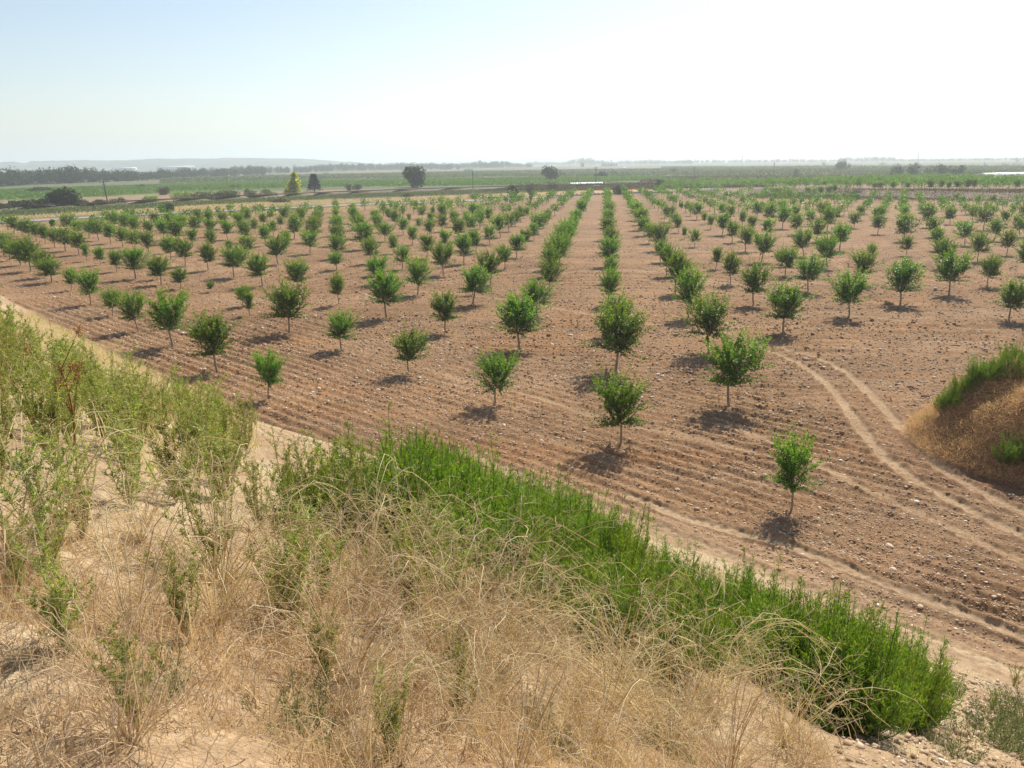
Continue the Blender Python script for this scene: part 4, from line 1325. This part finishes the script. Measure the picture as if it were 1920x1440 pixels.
def tangle_proto(seed, n=26, r=.7, ht=.75, fine=170, leafn=260, mat='dry_twig', thick=1.0):
    """dry tumble of arching bleached stems and fine twigs"""
    rng = np.random.default_rng(seed)
    g = Geo()
    allp = []
    for k in range(n):
        a = rng.uniform(0, 6.28)
        Ln = r * rng.uniform(.7, 1.6)
        t = np.linspace(0, 1, 9)[:, None]
        out = np.array([math.cos(a), math.sin(a), 0])
        sid = np.array([-math.sin(a), math.cos(a), 0]) * rng.normal() * .35
        hk = ht * rng.uniform(.5, 1.25)
        pts = out * Ln * t + sid * t ** 2 + np.array([0, 0, 1]) * hk * (np.sin(np.pi * t * rng.uniform(.55, .9))) + rng.normal(size=(9, 3)) * .012
        pts[:, 2] = np.maximum(pts[:, 2], -.02)
        g.tube(pts, np.linspace(.0042, .0018, 9) * thick * rng.uniform(.7, 1.2), 4, a=np.clip(rng.normal(.65, .2), 0, 1))
        allp.append(pts)
    allp = np.concatenate(allp)
    for k in range(fine):
        s = allp[rng.integers(len(allp))]
        d = rnd_unit(rng, 1)[0]; d[2] = d[2] * .6 + .2
        Ln = rng.uniform(.10, .32); cv = rnd_unit(rng, 1)[0] * .35
        t = np.linspace(0, 1, 5)[:, None]
        pts = s + d * Ln * t + cv * Ln * t ** 2
        g.tube(pts, np.linspace(.0018, .0009, 5) * thick, 3, a=np.clip(rng.normal(.5, .22), 0, 1))
        m = 4
        g.leaves(pts[rng.integers(1, 5, m)], rnd_unit(rng, m), rnd_unit(rng, m), rng.uniform(.02, .06, m), np.full(m, .003), np.clip(rng.normal(.5, .2, m), 0, 1))
    m = leafn
    s = allp[rng.integers(len(allp), size=m)] + rng.normal(size=(m, 3)) * .08; s[:, 2] = np.maximum(s[:, 2], 0)
    g.leaves(s, rnd_unit(rng, m) + np.array([0, 0, .3]), rnd_unit(rng, m), rng.uniform(.06, .22, m), np.full(m, .0035), np.clip(rng.normal(.5, .22, m), 0, 1))
    return g.build('dry_shrub', M[mat], link=False).data


def scatter_in(poly, n, rng, mind=0.0, zone=None):
    poly = np.array(poly); lo, hi = poly.min(0), poly.max(0)
    out = []
    tries = 0
    while len(out) < n and tries < n * 200:
        tries += 1
        p = rng.uniform(lo, hi)
        if not inpoly(np.array([p[0]]), np.array([p[1]]), poly)[0]: continue
        if mind and any((p[0] - q[0]) ** 2 + (p[1] - q[1]) ** 2 < mind ** 2 for q in out): continue
        out.append(p)
    return out


def screen_of(p):
    dep = p[1] * CT + (H - p[2]) * ST; dn = (H - p[2]) * CT - p[1] * ST
    du, dv = F_PX * p[0] / dep, F_PX * dn / dep
    return 960 + du * CR + dv * SR, 720 - du * SR + dv * CR


rngB = np.random.default_rng(21)
FEA = [feathery_proto(500 + k) for k in range(6)]
WEE = [weed_proto(600 + k) for k in range(6)]
TAN = [tangle_proto(700 + k) for k in range(6)]


def put(protos, p, scl, name, rz=None, sz=None):
    q = protos[rngB.integers(len(protos))]
    z = z0(p)
    o = empty(name, (p[0], p[1], z - .02), rngB.uniform(0, 6.28) if rz is None else rz, (scl, scl, scl if sz is None else sz))
    link_child('stem', q[0], o); link_child('foliage', q[1], o)
    return o


# feathery green bushes along the foot of the bank
SH_A = upoly((800, 930), (880, 948), (1000, 975), (1180, 1055), (1230, 1110), (1290, 1150), (1240, 1190), (1120, 1130), (1000, 1075), (880, 1040), (800, 1010))
SH_B = upoly((1290, 1165), (1400, 1185), (1500, 1235), (1620, 1290), (1700, 1330), (1700, 1390), (1560, 1390), (1480, 1340), (1380, 1275), (1290, 1225))
SH_C = upoly((600, 1000), (800, 935), (800, 1010), (700, 1070), (600, 1090))
SH_D = upoly((700, 1040), (880, 1045), (1000, 1080), (1120, 1135), (1240, 1195), (1380, 1280), (1300, 1290), (1150, 1230), (1000, 1170), (860, 1120), (700, 1110))
fe = []
for poly, n, md in ((SH_D, 30, .4), (SH_A, 74, .34), (SH_B, 50, .28), (SH_C, 24, .45)):
    for p in scatter_in(poly, n, rngB, md):
        cl_ = float(fbm(np.array([p[0] * .9]), np.array([p[1] * .9]), 2, 303)[0])
        if cl_ < -.85: continue
        sc_ = rngB.uniform(.65, 1.1) * (1.28 if poly is SH_A else 1.25) * (1 + .35 * cl_) * (.62 if poly is SH_D else 1)
        fe.append((p, sc_))
for (u, v, s_) in ((1775, 1310, .55), (1640, 1340, 1.1), (1560, 1360, 1.25), (1505, 1310, 1.25), (1600, 1370, 1.15), (1540, 1330, 1.3), (1680, 1360, .9), (1470, 1290, 1.1)):
    fe.append((hit(u, v)[:2], s_))


def order_label(items, fmt):
    """items: list of objects; the label counts them along the bank from the near corner"""
    items.sort(key=lambda o: -(o.location.x * NY - o.location.y * NX))
    for k, o in enumerate(items): o['label'] = fmt % ordn(k + 1)


objs = []
for p, s_ in fe:
    o = put(FEA, p, s_, 'feathery_bush')
    tag(o, None, 'bush', 'feathery green bushes on the bank'); objs.append(o)
order_label(objs, '%s feathery bright green bush along the bank, counted from the gravel corner')

# bushes on the mound
mo = []
for (u, v, s_) in ((1762, 690, .7), (1778, 690, .8), (1800, 690, .9), (1818, 690, .8), (1837, 690, 1.), (1855, 690, .9), (1872, 690, 1.), (1890, 690, .9), (1908, 690, 1.), (1925, 690, 1.), (1752, 690, .6), (1772, 684, .9), (1790, 678, 1.0), (1808, 672, 1.1), (1826, 668, 1.1), (1845, 660, 1.2), (1862, 655, 1.1), (1880, 650, 1.2), (1898, 646, 1.2), (1915, 642, 1.2), (1935, 640, 1.2), (1885, 870, 1.25), (1905, 862, 1.2), (1925, 875, 1.2)):
    p = hit(u, v)[:2]
    if v < 750:
        # they stand on the shoulder just behind the brow
        for vv_ in range(560, 800, 3):     # first sight line that touches the mound: its brow
            q_ = hit(u, vv_)
            if np.hypot(*(q_[:2] - MOUND_C)) < 5.2: break
        p = q_[:2] + rngB.normal(size=2) * .25
    o = put(FEA, p, s_ * rngB.uniform(.75, 1.25), 'feathery_bush'); tag(o, None, 'bush', 'green bushes on the brown mound'); mo.append(o)
mo.sort(key=lambda o: (o.location.y, o.location.x))
for k, o in enumerate(mo): o['label'] = '%s green bush on the brown mound, counted from its near foot' % ordn(k + 1)

# tall leafy weeds
WD_A = upoly((-60, 700), (60, 690), (200, 740), (330, 770), (440, 810), (470, 860), (400, 900), (200, 900), (-60, 860))
WD_B = upoly((0, 900), (250, 920), (500, 930), (700, 1010), (860, 1090), (860, 1200), (500, 1150), (200, 1080), (0, 1060))
WD_C = upoly((0, 1080), (860, 1220), (860, 1440), (0, 1440))
wl = []
for poly, n, md, s0 in ((WD_A, 64, .34, .8), (WD_B, 34, .55, .8), (WD_C, 14, .6, .5)):
    for p in scatter_in(poly, n, rngB, md):
        o = put(WEE, p, s0 * rngB.uniform(.6, 1.1), 'leafy_weed'); tag(o, None, 'weed', 'tall leafy weeds on the bank'); wl.append(o)
for (u, v, s_) in ((20, 640, .9), (40, 655, .8), (66, 660, .9), (5, 700, 1.2), (30, 720, 1.0), (70, 700, .8), (480, 800, .5), (1860, 1330, .4), (1900, 1290, .5), (1760, 1300, .6)):
    o = put(WEE, hit(u, v)[:2], s_, 'leafy_weed'); tag(o, None, 'weed', 'tall leafy weeds on the bank'); wl.append(o)
order_label(wl, '%s leafy upright green weed along the bank, counted from the gravel corner')

# grey green small shrubs at the gravel corner and in the dry grass
GRY = [feathery_proto(800 + k, 16, .55, .04, .009, 'grey_leaf', 120, .5) for k in range(3)]
gl = []
for (u, v, s_) in ((1850, 1400, 1.0), (1880, 1385, 1.1), (1912, 1410, 1.1), (1905, 1350, .9), (1870, 1350, .8), (1835, 1365, .5), (1930, 1380, 1.1), (1800, 1420, .6), (1760, 1400, .5), (1930, 1330, .9), (1880, 1310, .6), (1280, 1420, .45), (1230, 1390, .4), (1005, 1375, .4), (1040, 1400, .35), (1560, 1300, .5), (560, 1380, .5), (300, 1300, .5), (1925, 1430, .8)):
    o = put(GRY, hit(u, v)[:2], s_, 'small_shrub'); tag(o, None, 'shrub', 'small grey green shrubs low on the bank'); gl.append(o)
order_label(gl, '%s small grey green shrub in the dry ground, counted from the gravel corner')

# dry tangles
TN = upoly((860, 1100), (1000, 1150), (1130, 1220), (1280, 1290), (1400, 1350), (1480, 1400), (1560, 1440), (1560, 1520), (860, 1560), (700, 1400), (700, 1100))
TN2 = upoly((0, 1000), (300, 1010), (700, 1120), (700, 1500), (0, 1440))
tl = []
for poly, n, md in ((TN, 34, .3), (TN2, 24, .5)):
    for p in scatter_in(poly, n, rngB, md):
        r_ = np.hypot(*p)
        if r_ < 2.3: continue
        s_ = rngB.uniform(.55, 1.0) * min(1, r_ / 5 + .15)
        o = bpy.data.objects.new('dry_shrub', TAN[rngB.integers(len(TAN))]); COL.objects.link(o)
        o.location = (p[0], p[1], z0(p) - .03); o.rotation_euler = (rngB.normal() * .15, rngB.normal() * .15, rngB.uniform(0, 6.28)); o.scale = (s_,) * 3
        tag(o, None, 'dry shrub', 'tangled dry shrubs on the bank'); tl.append(o)
order_label(tl, '%s tangled bleached dry shrub on the bank, counted from the gravel corner')


def blades(name, label, poly, n, lo, hi, wd, mat, seed, up=.9, dens=None, cat='grass', spread=.7, dz=0.0, kind='stuff'):
    rng = np.random.default_rng(seed)
    poly = np.array(poly); a, b = poly.min(0), poly.max(0)
    p = rng.uniform(a, b, (int(n * 3.5), 2))
    p = p[inpoly(p[:, 0], p[:, 1], poly)]
    cl = fbm(p[:, 0] * 1.3, p[:, 1] * 1.3, 3, seed)
    p = p[(rng.random(len(p)) < sstep(-.7, .75, cl)) & ((fbm(p[:, 0] * 6, p[:, 1] * 6, 2, seed + 9) > -.25) | (rng.random(len(p)) < .25)) & ~((p[:, 0] > 2.4) & (p[:, 1] < 8.5) & (rng.random(len(p)) < .35))][:n]
    p = p[np.hypot(p[:, 0], p[:, 1]) > 1.6]
    m = len(p)
    z = ground_z(p[:, 0], p[:, 1], False) + dz * rng.random(m)
    base = np.concatenate([p, z[:, None]], 1)
    d = rnd_unit(rng, m) * spread; d[:, 2] = np.abs(d[:, 2]) + up
    d /= np.linalg.norm(d, axis=1)[:, None]
    Ln = rng.uniform(lo, hi, m)[:, None]
    s = np.cross(d, rnd_unit(rng, m)); s /= np.linalg.norm(s, axis=1)[:, None] + 1e-9
    bendv = rnd_unit(rng, m) * .35; bendv[:, 2] -= .1
    w2 = wd * rng.uniform(.6, 1.3, m)[:, None] * .5
    V = np.stack([base - s * w2, base + s * w2, base + d * Ln * .5 + bendv * Ln * .12 + s * w2 * .9, base + d * Ln * .5 + bendv * Ln * .12 - s * w2 * .9, base + d * Ln + bendv * Ln * .5], 1)
    i = np.arange(m)[:, None] * 5
    g = Geo()
    g.add(V.reshape(-1, 3), i + np.array([[0, 1, 2, 3]]), i + np.array([[3, 2, 4]]), a=np.repeat(np.clip(rng.normal(.5, .22, m), 0, 1), 5))
    o = g.build(name, M[mat])
    return tag(o, label, cat, None, kind)


BK = upoly((-80, 570), (60, 590), (140, 625), (260, 680), (420, 755), (520, 830), (700, 870), (873, 905), (1100, 970), (1240, 1030), (1420, 1100), (1640, 1190), (1800, 1260), (1990, 1320)) + [np.array([4.5, .5]), np.array([-4, 0.]), np.array([-14, 6.])]
NEARB = upoly((-60, 1000), (500, 1020), (860, 1060), (1100, 1150), (1400, 1290), (1540, 1400), (1600, 1500)) + [np.array([2.6, 1.2]), np.array([-3, 1.]), np.array([-6, 3.])]
blades('grass', 'dry straw coloured grass over the whole bank', BK, 90000, .08, .34, .006, 'dry_twig', 41)
blades('grass', 'fine bleached litter and short dry grass near the viewer', NEARB, 60000, .04, .16, .004, 'dry_twig', 42, up=.35)
blades('grass', 'fine brown stalks standing in the near dry grass', NEARB, 8000, .15, .42, .0024, 'brown_twig', 43, up=1.3)
LFT = upoly((-60, 575), (60, 590), (140, 625), (260, 680), (420, 755), (500, 840), (300, 1000), (-60, 940))
blades('grass', 'pale seeding grass among the weeds at the far bank', LFT, 60000, .25, .7, .008, 'dry_twig', 44, up=1.3)
blades('weeds', 'green undergrowth between the tall weeds', LFT, 22000, .12, .42, .011, 'weed_leaf', 45, up=.8, cat='weeds')

# rusty seed stalk and bare reddish stems among the weeds
def stalk(u, v, hgt, label, head=True, seed=1):
    rng = np.random.default_rng(seed)
    p = hit(u, v)[:2]
    o = empty('seed_stalk', (p[0], p[1], z0(p)), 0); tag(o, label, 'weed')
    g = Geo(); t = np.linspace(0, 1, 8)[:, None]
    pts = np.concatenate([.04 * np.sin(t * 3), 0 * t, hgt * t], 1); g.tube(pts, np.linspace(.012, .005, 8), 5, a=.3)
    tips = [pts[-1]]
    for k in range(9):
        s = pts[rng.integers(3, 8)]; d = np.array([rng.normal(), rng.normal() * .5, 1.6]); d /= np.linalg.norm(d)
        e = s + d * rng.uniform(.15, .4); g.tube(np.stack([s, (s + e) / 2, e]), [.005, .004, .002], 4, a=.4); tips.append(e)
    g.build('stem', M['rust_twig'], o)
    if head:
        h = Geo()
        for e in tips:
            m = 90; q = rnd_unit(rng, m)
            h.leaves(e + q * rng.uniform(.1, 1, m)[:, None] * np.array([.022, .022, .06]), q, rnd_unit(rng, m), np.full(m, .022), np.full(m, .008), rng.random(m))
        h.build('seed_head', M['rust_twig'], o)


stalk(140, 850, .72, 'rusty brown seed stalk standing among the green weeds', True, 3)
stalk(98, 640, 1.2, 'bare reddish branching stalk behind the rusty one', False, 4)

# brown brush over the mound
MP = [MOUND_C + np.array([math.cos(a), math.sin(a)]) * 6.6 for a in np.linspace(0, 6.28, 30)[:-1]]
def brush():
    rng = np.random.default_rng(61)
    n = 95000
    a = rng.uniform(0, 6.28, n); rr = np.sqrt(rng.random(n))
    an = math.radians(-38)
    l_, w_ = rr * 6.0 * np.cos(a), rr * 4.7 * np.sin(a)
    x = MOUND_C[0] + l_ * math.cos(an) - w_ * math.sin(an); y = MOUND_C[1] + l_ * math.sin(an) + w_ * math.cos(an)
    z = ground_z(x, y, False)
    lump = .22 + .85 * sstep(-.5, .8, fbm(x * .75, y * .75, 3, 66)) * (1 - rr ** 6)
    hh = rng.random(n) ** .6 * lump
    pos = np.stack([x, y, z + hh], 1)
    d = rnd_unit(rng, n) + np.array([0, 0, .25])
    g = Geo(); m = n
    g.leaves(pos, d, rnd_unit(rng, m), rng.uniform(.12, .38, m), np.full(m, .011), np.clip(rng.normal(.45, .22, m), 0, 1))
    tag(g.build('dry_brush', M['brown_twig']), 'fuzzy brown dry brush covering the mound', 'brush', None, 'stuff')


brush()

# ------------------------------------------------------------------ stones and clods
def rocks(name, label, pos, size, mat, seed, vary, sub=False, kind='stuff'):
    rng = np.random.default_rng(seed)
    ico = np.array([[0, 0, 1], [.894, 0, .447], [.276, .851, .447], [-.724, .526, .447], [-.724, -.526, .447], [.276, -.851, .447], [.724, .526, -.447], [-.276, .851, -.447], [-.894, 0, -.447], [-.276, -.851, -.447], [.724, -.526, -.447], [0, 0, -1]])
    T = np.array([[0, 1, 2], [0, 2, 3], [0, 3, 4], [0, 4, 5], [0, 5, 1], [1, 6, 2], [2, 7, 3], [3, 8, 4], [4, 9, 5], [5, 10, 1], [6, 7, 2], [7, 8, 3], [8, 9, 4], [9, 10, 5], [10, 6, 1], [11, 7, 6], [11, 8, 7], [11, 9, 8], [11, 10, 9], [11, 6, 10]])
    m = len(pos)
    V = ico[None] * rng.uniform(.7, 1.15, (m, 12, 1))
    ax = rng.uniform(.6, 1.25, (m, 1, 3)); ax[:, :, 2] *= .62
    V = V * ax * np.asarray(size)[:, None, None] * .5
    a = rng.uniform(0, 6.28, m); c, s = np.cos(a)[:, None], np.sin(a)[:, None]
    V = np.stack([V[..., 0] * c - V[..., 1] * s, V[..., 0] * s + V[..., 1] * c, V[..., 2]], -1) + pos[:, None, :]
    g = Geo(); g.add(V.reshape(-1, 3), None, (np.arange(m)[:, None, None] * 12 + T[None]).reshape(-1, 3), a=np.repeat(vary, 12))
    o = g.build(name, M[mat], smooth=False)
    return tag(o, label, 'stones' if mat == 'stone' else 'clods', None, kind)


def field_points(n, rng, d0=12., d1=150., pw=1.55):
    """random points in the field, denser towards the viewer"""
    out = []
    tot = 0
    while tot < n:
        k = n * 2
        az = rng.uniform(-.66, .66, k)
        r = d0 * (d1 / d0) ** (rng.random(k) ** pw)
        x, y = np.sin(az) * r, np.cos(az) * r
        s, wc = bank_coords(x, y)
        ok = s > foot(wc) - .3
        dm = np.hypot(x - MOUND_C[0], y - MOUND_C[1]) > 5.5
        tm, _ = track_mask(x, y)
        path = sstep(1.9, .3, s - foot(wc))
        dens = .45 + .55 * sstep(-.6, .7, fbm(x * .35, y * .35, 3, 123))
        ok &= dm & (rng.random(k) > tm * 1.6) & (rng.random(k) < sstep(150, 70, r) + .1) & (rng.random(k) > path * .7) & (rng.random(k) < dens)
        out.append(np.stack([x[ok], y[ok]], 1)); tot += ok.sum()
    return np.concatenate(out)[:n]


rngS = np.random.default_rng(99)
pf = field_points(60000, rngS)
zf = ground_z(pf[:, 0], pf[:, 1]); rf = np.hypot(*pf.T)
sz = np.exp(rngS.normal(math.log(.05), .45, len(pf))) * np.clip(rf / 32, .8, 1.6)
rocks('gravel', 'small pale stones lying all over the tilled soil', np.stack([pf[:, 0], pf[:, 1], zf + sz * .08], 1), sz, 'stone', 5, np.clip(rngS.normal(.62, .25, len(pf)), 0, 1))
pf = field_points(52000, rngS)
zf = ground_z(pf[:, 0], pf[:, 1])
sz = np.exp(rngS.normal(math.log(.062), .45, len(pf))) * np.clip(np.hypot(*pf.T) / 30, .8, 1.7)
rocks('soil_clods', 'clods of broken red brown soil', np.stack([pf[:, 0], pf[:, 1], zf - sz * .02], 1), sz, 'clod', 6, np.clip(rngS.normal(.5, .25, len(pf)), 0, 1))
# gravel of the bank corner
GC = np.array(upoly((1560, 1400), (1700, 1330), (1760, 1250), (1990, 1320), (1990, 1460), (1600, 1520)))
q = rngS.uniform(GC.min(0), GC.max(0), (20000, 2)); q = q[inpoly(q[:, 0], q[:, 1], GC)]
qz = ground_z(q[:, 0], q[:, 1]); sz = np.exp(rngS.normal(math.log(.028), .6, len(q)))
rocks('gravel', 'gravel and stones at the near corner of the bank', np.stack([q[:, 0], q[:, 1], qz + sz * .1], 1), sz, 'stone', 7, np.clip(rngS.normal(.45, .25, len(q)), 0, 1))
BKA = np.array(BK)
q = rngS.uniform(BKA.min(0), BKA.max(0), (16000, 2)); q = q[inpoly(q[:, 0], q[:, 1], BKA)]
qz = ground_z(q[:, 0], q[:, 1]); sz = np.exp(rngS.normal(math.log(.022), .5, len(q)))
rocks('gravel', 'small stones scattered in the dry grass of the bank', np.stack([q[:, 0], q[:, 1], qz + sz * .1], 1), sz, 'stone', 8, np.clip(rngS.normal(.4, .22, len(q)), 0, 1))

# a few rocks big enough to pick out
for k, (u, v, s_, lab) in enumerate([
        (1270, 918, .17, 'pale rounded rock between the two nearest tree shadows'), (1667, 1027, .20, 'flat pale stone on the tilled soil below the last tree'),
        (1673, 1074, .19, 'flat white stone beside the lower wheel rut'), (1015, 828, .15, 'pale stone by the bank end of the centre rows'),
        (1202, 845, .14, 'brown rock at the foot of the nearest centre tree'), (787, 709, .2, 'flat pale stone next to the small tree'),
        (1789, 1320, .10, 'smooth tan pebble in the gravel corner'), (1700, 1385, .09, 'grey stone at the foot of the feathery bushes'), (1725, 1141, .13, 'small white stone between the wheel ruts'), (1585, 906, .12, 'brown clod beside the curved wheel track')]):
    rng = np.random.default_rng(40 + k)
    p = hit(u, v)
    bm_v = rnd_unit(rng, 1)
    import bmesh
    bm = bmesh.new(); bmesh.ops.create_icosphere(bm, subdivisions=3, radius=s_ / 2)
    for vv in bm.verts:
        n_ = float(fbm(np.array([vv.co.x * 9 / s_ * .3 + k]), np.array([vv.co.y * 2.7 / s_ + vv.co.z * 3.1 / s_]), 3, 5)[0])
        vv.co *= 1 + .16 * n_; vv.co.z *= .55; vv.co.x *= 1.2
    me = bpy.data.meshes.new('rock'); bm.to_mesh(me); bm.free()
    me.materials.append(M['stone'] if 'brown' not in lab else M['clod'])
    at = me.attributes.new('vary', 'FLOAT', 'POINT'); at.data.foreach_set('value', np.full(len(me.vertices), .7 if 'brown' not in lab else .5, np.float32))
    o = bpy.data.objects.new('rock', me); COL.objects.link(o)
    o.location = (p[0], p[1], float(ground_z(np.array([p[0]]), np.array([p[1]]))[0]) + s_ * .12); o.rotation_euler = (0, .1, rng.uniform(0, 6))
    tag(o, lab, 'rock')

# ------------------------------------------------------------------ the hazy air over the plain
def build_haze():
    g = Geo()
    g.box((0, 0, 70), (44000, 44000, 156))
    m = bpy.data.materials.new('haze'); m.use_nodes = True
    t = m.node_tree
    t.nodes.remove(t.nodes['Principled BSDF'])
    v = N(t, 'ShaderNodeVolumePrincipled')
    v.inputs['Color'].default_value = (.84, .93, 1.0, 1)
    v.inputs['Density'].default_value = HAZE_DENSITY
    v.inputs['Anisotropy'].default_value = .35
    t.links.new(v.outputs[0], t.nodes['Material Output'].inputs['Volume'])
    o = g.build('haze', m)
    tag(o, 'pale summer haze lying over the whole plain', 'haze', None, 'stuff')


build_haze()
